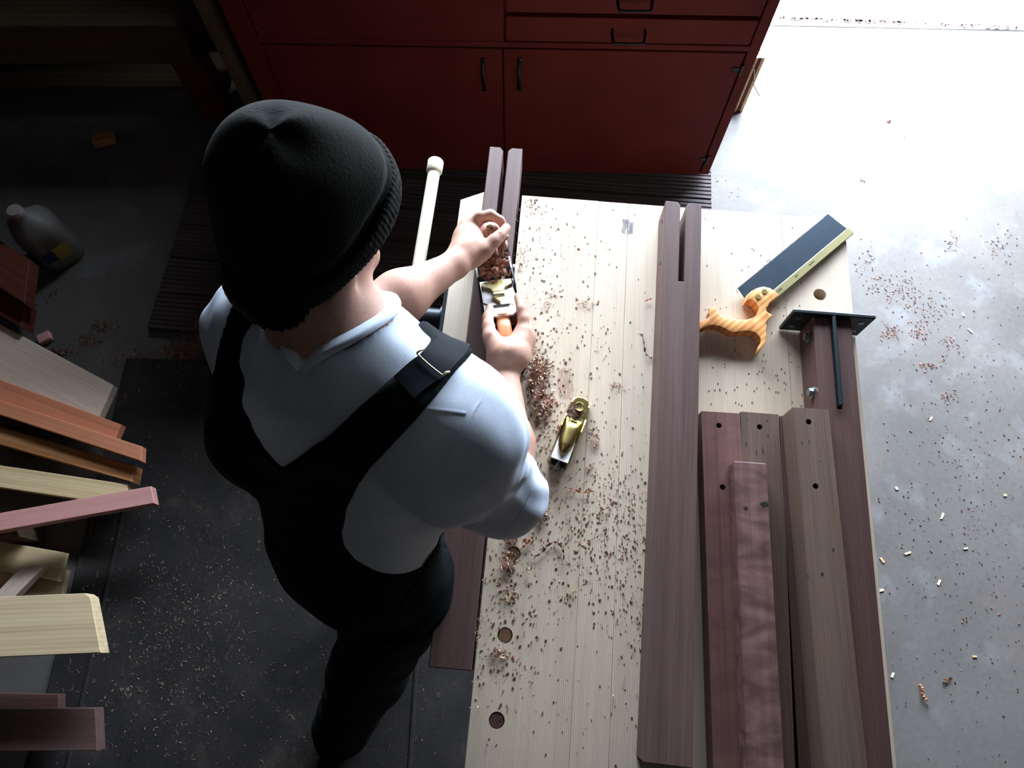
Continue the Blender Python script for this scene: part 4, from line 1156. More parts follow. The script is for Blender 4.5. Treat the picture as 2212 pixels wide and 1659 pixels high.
def smin(a, b, k):
    h = np.maximum(k - np.abs(a - b), 0) / k
    return np.minimum(a, b) - h * h * k * .25
def smax(a, b, k): return -smin(-a, -b, k)
def U(fs, k):
    def f(p):
        d = fs[0](p)
        for g in fs[1:]: d = smin(d, g(p), k)
        return d
    return f

def surface(f, lo, hi, h, blk=8):
    lo = A3(lo); hi = A3(hi)
    n = np.ceil((hi - lo) / h / blk).astype(int); N = n * blk + 1
    gi = np.stack(np.meshgrid(*[np.arange(k) for k in n], indexing='ij'), -1).reshape(-1, 3)
    cen = lo + (gi * blk + blk / 2) * h
    d = f(cen.astype(f32))
    act = gi[np.abs(d) < blk * h * .87 * 1.35 + .004]
    loc = np.stack(np.meshgrid(*[np.arange(blk + 1)] * 3, indexing='ij'), -1).reshape(-1, 3)
    offs = np.array([[i, j, k] for i in (0, 1) for j in (0, 1) for k in (0, 1)])
    Mx, My, Mz = (int(v) + 2 for v in N)
    ids, pos, c8 = [], [], []
    cl = np.stack(np.meshgrid(*[np.arange(blk)] * 3, indexing='ij'), -1).reshape(-1, 3)
    B1 = blk + 1
    cidx = ((cl[:, None, :] + offs[None]) @ np.array([B1 * B1, B1, 1]))         # cells x 8
    step = 1500
    for s in range(0, len(act), step):
        a = act[s:s + step]
        pts = (lo + ((a[:, None, :] * blk + loc[None]) * h)).astype(f32)
        v = f(pts.reshape(-1, 3)).reshape(len(a), -1)
        cv = v[:, cidx]                                                    # blocks x cells x 8
        neg = cv < 0; m = neg.any(2) & ~neg.all(2)
        bi, ci = np.nonzero(m)
        vals = cv[bi, ci]; base = a[bi] * blk + cl[ci]
        acc = np.zeros((len(bi), 3)); cnt = np.zeros(len(bi))
        for e0 in range(8):
            for ax, bit in ((0, 4), (1, 2), (2, 1)):
                if e0 & bit: continue
                e1 = e0 | bit
                x0, x1 = vals[:, e0], vals[:, e1]; mm = (x0 < 0) != (x1 < 0)
                t = np.where(mm, x0 / np.where(mm, x0 - x1, 1), 0)
                q = offs[e0] + np.zeros((len(bi), 3)); q[:, ax] += t
                acc += q * mm[:, None]; cnt += mm
        pos.append(lo + (base + acc / cnt[:, None]) * h); c8.append(vals[:, [0, 4, 2, 1]] < 0)
        ids.append((base[:, 0] * My + base[:, 1]) * Mz + base[:, 2])
    ids = np.concatenate(ids); pos = np.concatenate(pos); c8 = np.concatenate(c8)
    o = np.argsort(ids); ids, pos, c8 = ids[o], pos[o], c8[o]
    st = (My * Mz, Mz, 1); quads = []
    def look(q):
        k = np.searchsorted(ids, q); k = np.clip(k, 0, len(ids) - 1); return k, ids[k] == q
    for ax in range(3):
        b, c = st[(ax + 1) % 3], st[(ax + 2) % 3]
        m = c8[:, 0] != c8[:, 1 + ax]; i0 = np.nonzero(m)[0]
        k1, o1 = look(ids[i0] - b); k2, o2 = look(ids[i0] - b - c); k3, o3 = look(ids[i0] - c)
        ok = o1 & o2 & o3; q = np.stack([i0, k1, k2, k3], 1)[ok]
        fl_ = c8[i0, 0][ok]
        q[~fl_] = q[~fl_][:, ::-1]
        quads.append(q)
    return pos, np.concatenate(quads)

def biggest(q, v):
    """keep the largest connected piece"""
    lab = np.arange(len(v))
    e = np.concatenate([q[:, [0, 1]], q[:, [1, 2]], q[:, [2, 3]]])
    for _ in range(400):
        m = np.minimum(lab[e[:, 0]], lab[e[:, 1]]); new = lab.copy()
        np.minimum.at(new, e[:, 0], m); np.minimum.at(new, e[:, 1], m); np.minimum.at(new, lab, new)
        new = new[new]
        if (new == lab).all(): break
        lab = new
    k = np.bincount(lab).argmax(); keep = lab == k
    idx = np.cumsum(keep) - 1
    return idx[q[keep[q[:, 0]]]], v[keep]

def sdf_obj(name, f, lo, hi, h, mat, parent=None, label=None, relax=1):
    v, q = surface(f, lo, hi, h)
    q, v = biggest(q, v)
    me = bpy.data.meshes.new(name)
    org = np.array(parent.location if parent else (0, 0, 0))
    v = v - org
    for _ in range(relax):        # one light Laplacian pass
        s = np.zeros_like(v); c = np.zeros(len(v))
        for i in range(4):
            a, b = q[:, i], q[:, (i + 1) % 4]
            for k in range(3):
                s[:, k] += np.bincount(a, v[b, k], len(v)) + np.bincount(b, v[a, k], len(v))
            c += np.bincount(a, minlength=len(v)) + np.bincount(b, minlength=len(v))
        v = .5 * v + .5 * s / np.maximum(c, 1)[:, None]
    me.vertices.add(len(v)); me.vertices.foreach_set('co', v.astype(f32).ravel())
    me.loops.add(q.size); me.loops.foreach_set('vertex_index', q.astype(np.int32).ravel())
    me.polygons.add(len(q)); me.polygons.foreach_set('loop_start', np.arange(0, q.size, 4, dtype=np.int32))
    me.polygons.foreach_set('use_smooth', np.ones(len(q), dtype=bool))
    me.update(calc_edges=True); me.validate()
    o = link(name, me, mat, parent)
    if label: o['label'] = label
    return o

# ---- joints
def V3(*a): return np.array(a, dtype=float)
SHL = V3(-.352, .418, 1.315); SHR = V3(-.078, .268, 1.315)
C7 = V3(-.215, .335, 1.375); HEAD = V3(-.240, .472, 1.49)
WAIST = V3(-.276, .232, 1.07); HIP = V3(-.273, .158, .92)
ELL = V3(-.262, .540, 1.10); WRL = V3(-.1095, .690, 1.035)
ELR = V3(.002, .243, 1.075); WRR = np.array(P(1087, 792, 1.000))
RT = V3(.885, -.466, 0); RT /= np.linalg.norm(RT)                # across the shoulders, left to right
FW = V3(.466, .885, 0)                                           # horizontally forward
SP = (SHL + SHR) / 2 - WAIST; SP /= np.linalg.norm(SP)
SPo = SP - RT * (SP @ RT); SPo /= np.linalg.norm(SPo)
BK = np.cross(RT, SPo); BK = -BK if BK[2] < 0 else BK            # outwards from the back
TR = np.array([RT, BK, SPo])
RTW = V3(.97, -.243, 0); RTW = RTW - SPo * (RTW @ SPo); RTW /= np.linalg.norm(RTW)
BKW = np.cross(RTW, SPo); BKW = -BKW if BKW[2] < 0 else BKW
TRW = np.array([RTW, BKW, SPo])
MID = (SHL + SHR) / 2

def torso_parts(g=0.0):
    ch = MID - SPo * .125 - BK * .045 - RT * .022
    return [ell(ch, (.172 + g, .110 + g, .185 + g), TR), ell((-.338, .285, 1.235), (.072 + g, .068 + g, .12 + g)),
            ell(MID - SPo * .05 - BK * .028, (.185 + g, .070 + g, .085 + g), TR),
            ell(WAIST - BK * .02, (.140 + g, .088 + g, .15 + g), TRW),
            ell(HIP + V3(0, .0, .0), (.150 + g, .105 + g, .13 + g), np.array([RT, FW, (0, 0, 1)])),
            cap(SHL - BK * .01, SHR - BK * .01, .056 + g, .056 + g), ell(C7 - BK * .018 - SPo * .02, (.060 + g, .042 + g, .05 + g), TR),
            cap(C7 - BK * .02, SHL + (C7 - SHL) * .2, .052 + g, .045 + g), cap(C7 - BK * .02, SHR + (C7 - SHR) * .2, .052 + g, .045 + g)]
KNR = V3(-.325, -.045, .50); ANR = V3(-.47, -.21, .10); KNL = V3(-.335, .26, .50); ANL = V3(-.36, .19, .10)
HPR = HIP + RT * .078 - V3(0, .02, .03); HPL = HIP - RT * .078 - V3(0, 0, .03)
HU = V3(-.20, .80, .52)
# ---- head frame: F face, Uh crown, R right
Fh = V3(.50, .54, -.68); Fh /= np.linalg.norm(Fh)
Uh = V3(.40, .46, .80); Uh -= Fh * (Uh @ Fh); Uh /= np.linalg.norm(Uh)
Rh = np.cross(Fh, Uh)
HR3 = np.array([Rh, Fh, Uh])
Fc = V3(.62, .69, -.38); Fc /= np.linalg.norm(Fc)
Uc = V3(.19, .25, .95); Uc -= Fc * (Uc @ Fc); Uc /= np.linalg.norm(Uc)
Rc = np.cross(Fc, Uc); HC3 = np.array([Rc, Fc, Uc]); CAPC = HEAD + V3(.010, .010, 0)
def cp(r, f_, u): return CAPC + Rc * r + Fc * f_ + Uc * u
def hp(r, f_, u): return HEAD + Rh * r + Fh * f_ + Uh * u
head_parts = [ell(hp(0, -.010, .030), (.077, .098, .088), HR3), ell(hp(0, .030, -.035), (.064, .068, .082), HR3), ell(hp(0, .052, -.085), (.038, .036, .034), HR3)]
face = [ell(hp(0, .100, -.035), (.013, .018, .020), HR3), cap(hp(0, .088, .0), hp(0, .104, -.03), .008, .011),
        ell(hp(0, .088, -.073), (.022, .010, .006), HR3), ell(hp(0, .087, -.083), (.019, .010, .006), HR3),
        ell(hp(.031, .078, -.03), (.020, .018, .02), HR3), ell(hp(-.031, .078, -.03), (.020, .018, .02), HR3),
        ell(hp(.0, .085, .012), (.048, .010, .008), HR3)]
sock = [ell(hp(.031, .094, -.006), (.014, .010, .009), HR3), ell(hp(-.031, .094, -.006), (.014, .010, .009), HR3)]
ears = [ell(hp(s * .079, -.012, -.022), (.009, .018, .030), HR3) for s in (1, -1)]
NK = hp(0, -.035, -.065)

# ---- hands
def finger(pts, r0, r1):
    n = len(pts) - 1
    return [cap(a, b, r0 + (r1 - r0) * i / n, r0 + (r1 - r0) * (i + 1) / n) for i, (a, b) in enumerate(zip(pts, pts[1:]))]
def W3(px, py, z): return np.array(P(px, py, z))
KX = np.array(pk) ; KX[2] = PZ                # foot of the front knob
# left hand round the knob
LH_palm = [cap(WRL, W3(1012, 530, 1.022), .027, .027), cap(W3(1000, 545, 1.024), W3(1012, 492, 1.012), .023, .019), cap(W3(1015, 555, 1.018), W3(1040, 545, 1.008), .022, .019),
           cap(W3(1008, 520, 1.0), W3(1014, 488, .985), .022, .016), ell(W3(1012, 520, 1.012), (.026, .032, .020))]
LH_f = [
 finger([W3(1010, 485, 1.020), W3(1035, 467, 1.028), W3(1060, 462, 1.024), W3(1081, 475, 1.012), W3(1089, 492, 1.002)], .0105, .0078),
 finger([W3(1006, 492, .998), W3(1030, 471, .998), W3(1062, 470, .993), W3(1084, 488, .983), W3(1092, 512, .980)], .0102, .0078),
 finger([W3(1008, 505, .980), W3(1033, 481, .974), W3(1064, 482, .969), W3(1085, 502, .962), W3(1090, 532, .962)], .0100, .0076),
 finger([W3(1012, 520, .965), W3(1036, 498, .954), W3(1062, 498, .948), W3(1080, 520, .945), W3(1082, 545, .948)], .0092, .0070),
]
LH_th = finger([W3(1022, 556, 1.018), W3(1047, 542, 1.026), W3(1068, 520, 1.030), W3(1080, 509, 1.029), W3(1094, 492, 1.022)], .0165, .0092)
# right hand round the tote
TT = np.array(pt)
RH_palm = [cap(WRR, W3(1098, 770, 1.020), .027, .026), cap(W3(1082, 765, 1.022), W3(1064, 732, 1.018), .021, .014), cap(W3(1112, 765, 1.02), W3(1129, 720, 1.010), .022, .016),
           cap(W3(1104, 772, 1.0), W3(1126, 735, .985), .024, .020), ell(W3(1098, 772, 1.010), (.036, .026, .020)), cap(W3(1120, 765, .99), W3(1141, 728, .975), .019, .016)]
RH_f = [
 finger([W3(1130, 712, 1.008), W3(1131, 690, 1.012), W3(1126, 668, 1.012), W3(1118, 640, 1.0)], .0125, .0080),
 finger([W3(1140, 712, .990), W3(1136, 686, .985), W3(1110, 664, .978), W3(1085, 668, .974)], .0110, .0082),
 finger([W3(1144, 722, .970), W3(1138, 698, .964), W3(1112, 676, .957), W3(1086, 680, .954)], .0105, .0080),
 finger([W3(1144, 735, .950), W3(1136, 712, .944), W3(1112, 692, .938), W3(1088, 694, .936)], .0095, .0072),
]
RH_th = finger([W3(1075, 755, 1.022), W3(1058, 726, 1.022), W3(1055, 704, 1.016), W3(1054, 686, 1.008), W3(1058, 666, 1.0)], .0140, .0088)
def crease(p):
    return np.sin(p @ A3((260, 520, 130)) + 2 * np.sin(p @ A3((90, -60, 40)))) * .00022 + wav(p, (60, -80, 50), 3.1) * .0003
def hand(palm, fs, th, k=.012):
    pf = U(palm, .02); ff = [U(x, .004) for x in fs]; tf = U(th, .006)
    def f(p):
        fd = ff[0](p)
        for g in ff[1:]: fd = smin(fd, g(p), .0022)
        return smin(smin(pf(p), fd, .008), tf(p), k) + crease(p)
    return f
handL = hand(LH_palm, LH_f, LH_th); handR = hand(RH_palm, RH_f, RH_th)
armL = U([cap(SHL, ELL, .052, .043), cap(ELL, ELL * .62 + WRL * .38, .043, .045), cap(ELL * .62 + WRL * .38, WRL, .045, .026)], .03)
armR = U([cap(SHR, ELR, .048, .038), cap(ELR, ELR * .66 + WRR * .34, .037, .038), cap(ELR * .66 + WRR * .34, WRR, .038, .0265)], .03)
neck = U([cap(C7 - BK * .034, NK, .057, .055), cap(C7 - BK * .04 + RT * .012, hp(0, .0, -.05), .060, .054)], .03)
headf = U(head_parts, .03); facef = U(face, .01); torso = U(torso_parts(), .07)
legsf = U([cap(HPR, KNR, .082, .058), cap(KNR, ANR, .056, .042), cap(HPL, KNL, .082, .058), cap(KNL, ANL, .056, .042)], .04)
def body(p):
    d = smin(torso(p), neck(p), .03)
    hd = smin(headf(p), facef(p), .012)
    for s in sock: hd = smax(hd, -s(p), .008)
    for e in ears: hd = smin(hd, e(p), .006)
    d = smin(d, hd, .022)
    d = smin(d, smin(armL(p), handL(p), .012), .03)
    d = smin(d, smin(armR(p), handR(p), .012), .03)
    return smin(d, legsf(p), .04)

def skin():
    m, n, l, b = mat_new('skin')
    mp = coords(n, l, (1, 1, 1), rnd=False)
    a = noise(n, l, mp, 22, 4, .6); r = ramp(n, [(.3, lin('ab7d68')), (.7, lin('c1927d'))]); l.new(a.outputs[0], r.inputs[0])
    f = noise(n, l, mp, 420, 3); l.new(r.outputs[0], b.inputs['Base Color'])
    b.inputs['Roughness'].default_value = .62; b.inputs['Specular IOR Level'].default_value = .3; b.inputs['Subsurface Weight'].default_value = .12; b.inputs['Subsurface Radius'].default_value = (.012, .005, .003); b.inputs['Subsurface Scale'].default_value = .6
    bump(n, l, b, f.outputs[0], .3, .001)
    return m
M['skin'] = skin()
def cloth(name, a_, b2, sc=500, rough=.9, str_=.25, warp=(1, 1, 1), sheen=.0):
    m, n, l, b = mat_new(name)
    mp = coords(n, l, warp, rnd=False)
    a = noise(n, l, mp, 12, 4, .6); r = ramp(n, [(.35, a_), (.65, b2)]); l.new(a.outputs[0], r.inputs[0])
    f = noise(n, l, mp, sc, 3, .7); l.new(r.outputs[0], b.inputs['Base Color'])
    b.inputs['Roughness'].default_value = rough; b.inputs['Specular IOR Level'].default_value = .05
    if sheen: b.inputs['Sheen Weight'].default_value = sheen
    bump(n, l, b, f.outputs[0], str_, .0012)
    return m
M['tee'] = cloth('white_cotton', lin('c6ccd9'), lin('d2d8e4'), 600, .95, .2)
M['denim'] = cloth('black_canvas', lin('17191a'), lin('212425'), 700, .85, .3)
M['webbing'] = cloth('black_webbing', lin('15161a'), lin('1c1e24'), 900, .7, .3)
M['knit'] = cloth('charcoal_knit', lin('12110d'), lin('1d1c16'), 260, 1.0, .8, sheen=.04)
M['hair'] = cloth('dark_hair', lin('0e0b0a'), lin('1c1512'), 300, .5, .6, (1, 1, .2))
M['boot'] = cloth('black_leather', lin('100f0e'), lin('1c1a18'), 80, .5, .2)

worker = empty('person', (float(HIP[0]), float(HIP[1]), 0), (0, 0, 0),
               'person in knit cap, white t-shirt and black overalls, leaning over the bench and planing', 'person')
HQ = .0042
bod = sdf_obj('body', body, (-.62, -.45, .05), (.13, .88, 1.64), HQ, M['skin'], worker)

# ---- t-shirt
slvR_end = SHR + (ELR - SHR) * 1.00; slvL_end = SHL + (ELL - SHL) * .80
dR = (ELR - SHR) / np.linalg.norm(ELR - SHR); dL = (ELL - SHL) / np.linalg.norm(ELL - SHL)
CO = V3(-.045, -.02, .02)
tee_t = U(torso_parts(.013) + [ell(WAIST + RTW * .030, (.118, .080, .10), TRW)], .06)
tee_r = U([cap((-.088, .262, 1.312), (-.085, .214, 1.255), .060, .052), cap(SHR + dR * .0, ELR - V3(.012, .0, .01), .064, .060), ell(ELR + V3(-.012, -.015, .005), (.050, .058, .050))], .06)
tee_l = U([cap(SHL - dL * .0, slvL_end, .062, .064)], .04)
neckhole = U([cap(C7 - BK * .016 - SPo * .006 + RT * .006, C7 - BK * .022 + RT * .006 + (NK - C7) * 1.2 + V3(.02, .05, .02), .072, .076)], .02)
armRi = U([cap(SHR, ELR, .054, .047), cap(ELR, ELR * .66 + WRR * .34, .047, .047), cap(ELR * .66 + WRR * .34, WRR, .047, .045)], .03)
armLi = U([cap(SHL, ELL, .060, .052), cap(ELL, WRL, .054, .04)], .03)
hemR_n = A3((ELR - SHR) * .35 + (WRR - ELR) * .75); hemR_n = hemR_n / np.linalg.norm(hemR_n); hemR_p = A3(ELR + (WRR - ELR) * .09)
hemL_n = A3(dL); hemL_p = A3(slvL_end)
def folds(p):
    # drape lines: a few crossing low waves, stronger near armpits and sleeve
    q = wav(p, (8, 3, 5), 6, .4) * wav(p, (-2, 7, 4), 5, 1.2) * .0022 + wav(p, (3, -6, 9), 11, .7) * wav(p, (5, 5, -2), 4) * .0013
    rr = np.exp(-((p - A3(SHR + V3(.03, -.055, -.12))) ** 2).sum(1) / .006)
    q = q + rr * (wav(p, (60, 45, 25), 1.9, 0) * .0035)
    r2 = np.exp(-((p - A3(ELR + V3(.01, .02, .03))) ** 2).sum(1) / .005)
    q = q + r2 * (wav(p, (25, 70, 30), 1.8, .6) * .0022)
    r3 = np.exp(-((p - A3(SHL + V3(-.02, -.03, .0))) ** 2).sum(1) / .006)
    q = q + r3 * (wav(p, (80, 20, 10), 1.7, .6) * .0045)
    r4 = np.exp(-((p - A3(C7 - V3(.05, .12, .08))) ** 2).sum(1) / .012)
    q = q + r4 * (wav(p, (70, -12, 8), 1.2, .2) * .0030)
    return q
def tee0(p):
    d = smin(tee_t(p), tee_r(p), .09); d = smin(d, tee_l(p), .05)
    return d + folds(p)
def tee(p):
    d = tee0(p)
    d = smax(d, -neckhole(p), .006)
    cr = (p - hemR_p) @ hemR_n; cl_ = (p - hemL_p) @ hemL_n
    nr = np.sqrt(((p - A3(ELR)) ** 2).sum(1)) - .20; nl = np.sqrt(((p - A3(slvL_end)) ** 2).sum(1)) - .14
    d = np.where(nr < 0, np.maximum(d, cr), d)
    d = np.maximum(d, np.where(nr < 0, np.where(cr > -.05, -armRi(p), -1), -1))
    d = np.where(nl < 0, np.maximum(d, np.where(p[:, 2] < 1.28, cl_, -1)), d)
    d = np.maximum(d, np.where((nl < 0) & (cl_ > -.05), -armLi(p), -1))
    return np.maximum(d, .86 - p[:, 2])
teeo = sdf_obj('t_shirt', tee, (-.52, -.16, .84), (.12, .60, 1.46), .0034, M['tee'], worker, 'white cotton t-shirt')

# collar rib round the neck
def ring_pts(c, ax, r1, r2, n=48, wob=0.0, up=(0, 0, 1)):
    ax = Vector(ax).normalized(); x = ax.cross(Vector(up)).normalized(); y = ax.cross(x)
    return [Vector(c) + x * r1 * cos(2 * pi * k / n) + y * r2 * sin(2 * pi * k / n) for k in range(n)], ax
def project_to(f, p, it=8):
    """walk points on to the zero surface of f"""
    p = np.array(p, dtype=f32)
    for _ in range(it):
        d = f(p); g = np.stack([f(p + A3(e) * .002) - f(p - A3(e) * .002) for e in ((1, 0, 0), (0, 1, 0), (0, 0, 1))], 1)
        g /= (np.linalg.norm(g, axis=1, keepdims=True) + 1e-9)
        p = p - d[:, None] * g
    return p, g
def band(name, centers, widths, thick, f, mat, parent, lift=0.0, nw=7, smooth_=True, edge=.9):
    """cloth band lying on the surface f: centre line and width direction follow the surface"""
    pts = [np.array(p, dtype=float) for p in smoothpoly([tuple(map(float, c)) for c in centers], 6, False)]
    n = len(pts); ws = np.interp(np.linspace(0, 1, n), np.linspace(0, 1, len(widths)), widths)
    c, g = project_to(f, np.array(pts))
    rows = []
    for i in range(n):
        t = c[min(i + 1, n - 1)] - c[max(i - 1, 0)]; t /= np.linalg.norm(t)
        s = np.cross(t, g[i]); s /= np.linalg.norm(s)
        rows.append(np.array([c[i] + s * ws[i] * (j / (nw - 1) - .5) for j in range(nw)]))
    flat = np.concatenate(rows); q, gg = project_to(f, flat)
    up = (q + gg * (lift + thick)).reshape(n, nw, 3); dn = (q + gg * (lift - .001)).reshape(n, nw, 3)
    org = np.array(parent.location); bm = bmesh.new()
    vu = [[bm.verts.new(Vector(map(float, up[i, j] - org))) for j in range(nw)] for i in range(n)]
    vd = [[bm.verts.new(Vector(map(float, dn[i, j] - org))) for j in range(nw)] for i in range(n)]
    for i in range(n - 1):
        for j in range(nw - 1):
            bm.faces.new((vu[i][j], vu[i][j + 1], vu[i + 1][j + 1], vu[i + 1][j])); bm.faces.new((vd[i][j], vd[i + 1][j], vd[i + 1][j + 1], vd[i][j + 1]))
        for j in (0, nw - 1): bm.faces.new((vu[i][j], vu[i + 1][j], vd[i + 1][j], vd[i][j]))
    for i in (0, n - 1):
        for j in range(nw - 1): bm.faces.new((vu[i][j], vu[i][j + 1], vd[i][j + 1], vd[i][j]))
    return obj(name, bm, mat, parent, smooth=50)

# collar: where the shirt surface meets the neck opening
axv = np.array(NK - C7, dtype=float); axv /= np.linalg.norm(axv)
_x = np.cross(axv, (0, 0, 1)); _x /= np.linalg.norm(_x); _y = np.cross(axv, _x)
cc = np.array([C7 - BK * .020 + axv * .02 + (_x * cos(2 * pi * k / 64) + _y * sin(2 * pi * k / 64)) * .08 for k in range(64)])
for _ in range(14):
    cc, _g = project_to(tee0, cc, 2); cc, _g = project_to(neckhole, cc, 2)
    cc = (np.roll(cc, 1, 0) + cc * 2 + np.roll(cc, -1, 0)) / 4
for _ in range(14): cc = (np.roll(cc, 1, 0) + cc * 2 + np.roll(cc, -1, 0)) / 4
bm = bmesh.new(); org = np.array(worker.location); ctr = cc.mean(0); rows = []
for p in cc:
    r_ = p - ctr; r_ -= axv * (r_ @ axv); r_ /= np.linalg.norm(r_)
    row = []
    for (a_, b2) in ((.014, -.004), (.0145, .001), (.010, .004), (.003, .0065), (-.003, .0085), (-.0045, .006), (-.003, .001), (0, -.004)):
        row.append(bm.verts.new(Vector(map(float, p + r_ * a_ + axv * b2 - org))))
    rows.append(row)
for i in range(len(rows)):
    A, B = rows[i], rows[(i + 1) % len(rows)]
    for j in range(8): bm.faces.new((A[j], A[(j + 1) % 8], B[(j + 1) % 8], B[j]))
obj('collar', bm, M['tee'], worker, smooth=70)

# ---- overalls: back panel with a deep V, two straps, bib, trousers
def uw(p):
    q = p - A3(MID); return q @ A3(RT), q @ A3(SPo), q @ A3(BK)
def poly_sd(u, w_, poly):
    """signed distance to a polygon in the back plane (negative inside)"""
    poly = np.array(poly, dtype=f32); n = len(poly)
    d = np.full(u.shape, 1e9, dtype=f32); s = np.ones(u.shape, dtype=f32)
    for i in range(n):
        a = poly[i]; b = poly[i - 1]; ex, ey = b - a; wx = u - a[0]; wy = w_ - a[1]
        t = np.clip((wx * ex + wy * ey) / (ex * ex + ey * ey), 0, 1)
        d = np.minimum(d, (wx - ex * t) ** 2 + (wy - ey * t) ** 2)
        c1 = w_ >= a[1]; c2 = w_ < b[1]; c3 = ex * wy > ey * wx
        s = np.where((c1 & c2 & c3) | (~c1 & ~c2 & ~c3), -s, s)
    return s * np.sqrt(d)
def castpx(px, py, f):
    """point of the surface f met by the sight line through a pixel (used once, to place trim on the cloth)"""
    v = (py - 829.5) / F; u = (px - 1106) / F
    d = np.array([u, sin(TILT) - v * cos(TILT), -cos(TILT) - v * sin(TILT)]); d /= np.linalg.norm(d); t = .4; best = (1e9, None)
    for _ in range(300):
        p = np.array([0, 0, H]) + d * t; s = float(f(np.array([p], dtype=f32))[0])
        if s < best[0]: best = (s, p)
        if s < .0004: return p
        t += s * .6
        if t > 3: break
    return best[1]
def c2(px, py):
    p = castpx(px, py, tee0) - MID
    return (float(p @ RT), float(p @ SPo))
RS = [c2(*q) for q in ((905, 770), (850, 812), (775, 880), (700, 950), (610, 1010), (585, 985), (560, 950), (540, 905), (523, 850), (516, 790), (525, 730), (565, 675))]
LS = [c2(*q) for q in ((503, 662), (478, 740), (464, 830))]
RO = [c2(*q) for q in ((975, 1120), (955, 1170), (915, 1218), (868, 1240), (808, 1232), (768, 1210), (744, 1180), (738, 1150), (748, 1100), (770, 1055), (800, 1010), (850, 958), (900, 905), (965, 828))]
BACK = [(RS[0][0] - .002, .35)] + RS + [(RS[-1][0] + .003, .35), (LS[0][0] - .003, .35)] + LS + [(LS[-1][0] - .02, LS[-1][1] - .07), (-.35, LS[-1][1] - .15), (-.35, -.7), (.4, -.7), (.4, RO[0][1])] + RO + [(RO[-1][0] + .002, .35)]
FRONT = [(-.13, -.02), (-.10, .10), (-.055, .10), (-.085, -.03), (.085, -.03), (.055, .10), (.10, .10), (.13, -.02), (.15, -.22), (.17, -.6), (-.17, -.6), (-.15, -.22)]
pant_t = U([ell(HIP, (.148, .118, .125), np.array([RT, FW, (0, 0, 1)])), ell(WAIST - SPo * .03 - BK * .01, (.148, .104, .15), TRW)], .06)
pant_l = U([cap(HPR, KNR, .098, .080), cap(KNR, ANR - V3(0, 0, .02), .080, .078), cap(HPL, KNL, .098, .080), cap(KNL, ANL - V3(0, 0, .02), .080, .078)], .05)
def pfold(p): return wav(p, (2, 5, 9), 7, .3) * wav(p, (7, -3, 4), 6) * .004 + wav(p, (1, 3, 12), 9, 1.3) * .0015
def overalls(p):
    u, w_, b = uw(p)
    s = np.where((u > .03) & (p[:, 2] < 1.27), tee_t(p) + folds(p), tee0(p)) - .006
    mb = np.maximum(poly_sd(u, w_, BACK), -b - .075)
    mf = np.maximum(poly_sd(u, w_, FRONT), b + .03)
    up_ = smax(s, np.minimum(mb, mf), .003)
    up_ = np.where(u > .06, np.maximum(up_, .012 - tee_r(p)), up_)
    pn = smin(pant_t(p), pant_l(p), .05) + pfold(p)
    pn = np.maximum(pn, p[:, 2] - 1.03 + (u > .02) * (np.clip(u - .02, 0, .1)) * 1.1)
    d = smin(up_, pn, .02)
    return np.maximum(d, .055 - p[:, 2])
sdf_obj('overalls', overalls, (-.66, -.5, .05), (.12, .62, 1.44), .0042, M['denim'], worker, 'black canvas bib overalls')

def seam(pix, wd=.0022, th=.0007, f=None):
    f = f or (lambda p: tee0(p))
    band('seam', [castpx(x, y, f) for x, y in pix], [wd, wd], th, f, M['tee'], worker, .0004, 3)
seam([(905, 878), (940, 884), (975, 888), (1008, 893)])
seam([(1040, 862), (1022, 890), (1005, 925), (975, 975), (945, 1025), (928, 1075), (930, 1115)])
seam([(1112, 1132), (1128, 1105), (1140, 1080), (1150, 1058)], .003)

# ---- knit cap
CN = Fc * -.56 + Uc * .80 - Rc * .16; CN /= np.linalg.norm(CN); CP = cp(0, -.105, -.084)
CY = np.cross(CN, Rc)
cap0 = U([ell(cp(-.004, -.008, .025), (.087, .102, .100), HC3), ell(cp(-.022, -.040, .072), (.078, .070, .062), HC3), ell(cp(0, -.060, -.018), (.074, .052, .075), HC3)], .05)
def capf(p): return smin(cap0(p), headf(p) - .009, .02)
def cap_ang(p):
    q = p - A3(cp(0, 0, 0)); q = q - (q @ A3(CN))[:, None] * A3(CN); return np.arctan2(q @ A3(CY), q @ A3(Rc))
def knit(p):
    d = capf(p)
    crown = A3(cp(-.01, -.060, .125)); q = p - crown; r2 = (q * q).sum(1)
    a = np.arctan2(q @ A3(Fc), q @ A3(Rc))
    d = d + np.exp(-r2 / .006) * (np.sin(a * 3 + .8) * .0045 + .001) * np.clip(np.sqrt(r2) / .03, 0, 1)
    d = d + wav(p, (9, 14, 6), 3, .2) * wav(p, (-8, 4, 11), 3.3, 1.1) * .0028
    h = (p - A3(CP)) @ A3(CN)
    d = d + np.exp(-((h - .045) / .005) ** 2) * .0035
    return smax(d, .018 - h, .004)
def cuff(p):
    h = (p - A3(CP)) @ A3(CN)
    d = capf(p) - .0035 + np.cos(cap_ang(p) * 92) * .0010
    d = smax(d, -h, .008); d = smax(d, h - .040, .008)
    inner = capf(p) + .007
    return np.maximum(d, -inner)
sdf_obj('knit_cap', knit, (-.44, .28, 1.34), (-.06, .68, 1.72), .0030, M['knit'], worker, 'charcoal grey knitted beanie')
sdf_obj('cap_cuff', cuff, (-.44, .28, 1.30), (-.06, .68, 1.72), .0024, M['knit'], worker, 'ribbed rolled edge of the beanie', relax=0)
hairreg = ell(hp(.0, -.075, -.062), (.085, .06, .058), HR3)
side_r = ell(hp(.066, .01, -.035), (.03, .035, .04), HR3)
def hairf(p):
    d = smin(headf(p), neck(p), .022) - .0055 + wav(p, (30, 80, 60), 9) * .0008
    return smax(d, hairreg(p) + wav(p, (90, 40, 30), 6) * .003, .006)
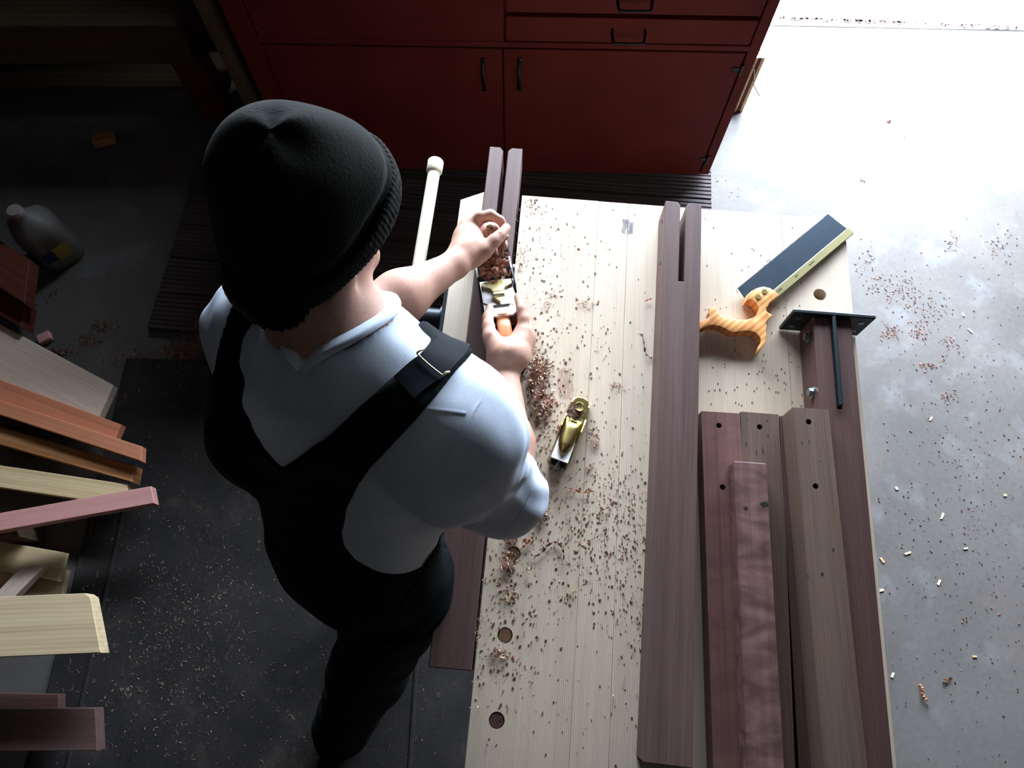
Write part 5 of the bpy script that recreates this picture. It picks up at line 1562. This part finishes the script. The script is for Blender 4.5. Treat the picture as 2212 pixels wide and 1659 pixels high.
sdf_obj('hair', hairf, (-.40, .28, 1.33), (-.10, .62, 1.62), .0030, M['hair'], worker, 'short dark hair at the nape')

# ---- right strap: webbing, brass buckle bar, sewn hem
def tee_s(p): return tee0(p)
c_a = castpx(873, 842, tee_s); c_b = castpx(905, 815, tee_s); c_c = castpx(930, 798, tee_s)
dd = c_c - c_b; dd /= np.linalg.norm(dd)
c_d = c_c + dd * .010 + np.array((.004, .012, -.02)); c_e = c_d + np.array((.004, .012, -.035))
band('strap_webbing', [c_a, c_b, c_c, c_d, c_e], [.040, .041, .041, .041, .041], .0028, tee_s, M['webbing'], worker, .0085)
band('strap_hem', [castpx(857, 812, tee_s), castpx(880, 838, tee_s), castpx(901, 862, tee_s)], [.006, .006, .006], .0016, tee_s, M['denim'], worker, .0085)
e0 = castpx(894, 774, tee_s); e1 = castpx(953, 823, tee_s)
pts, g = project_to(tee_s, np.array([e0 + (e1 - e0) * k / 8 for k in range(9)]))
org = Vector(worker.location); bm = bmesh.new()
line = [Vector(map(float, p + q * .0142)) - org for p, q in zip(pts, g)]
tube(bm, line, .0011, 8)
for k in (0, -1):
    d = Vector(map(float, g[k])); s = Vector(map(float, dd))
    tube(bm, smoothpoly([tuple(line[k]), tuple(line[k] + s * .006 + d * .001), tuple(line[k] + s * .011 - d * .003)], 3, False), .0014, 8)
obj('strap_buckle', bm, M['brass_bright'], worker, smooth=50)
# ---- boots
for an, kn, nm in ((ANR, KNR, 'boot'), (ANL, KNL, 'boot')):
    toe = an + FW / np.linalg.norm(FW) * .17
    def bootf(p, an=an, toe=toe):
        d = U([cap((an[0], an[1], .085), (an[0], an[1], .15), .048, .05), cap((an[0], an[1], .05), (toe[0], toe[1], .045), .047, .042), cap((an[0] - .02, an[1] - .04, .05), (an[0], an[1], .05), .04, .045)], .03)(p)
        return np.maximum(d, .0135 - p[:, 2])
    sdf_obj(nm, bootf, (an[0] - .15, an[1] - .15, 0), (an[0] + .22, an[1] + .3, .22), .005, M['boot'], worker)
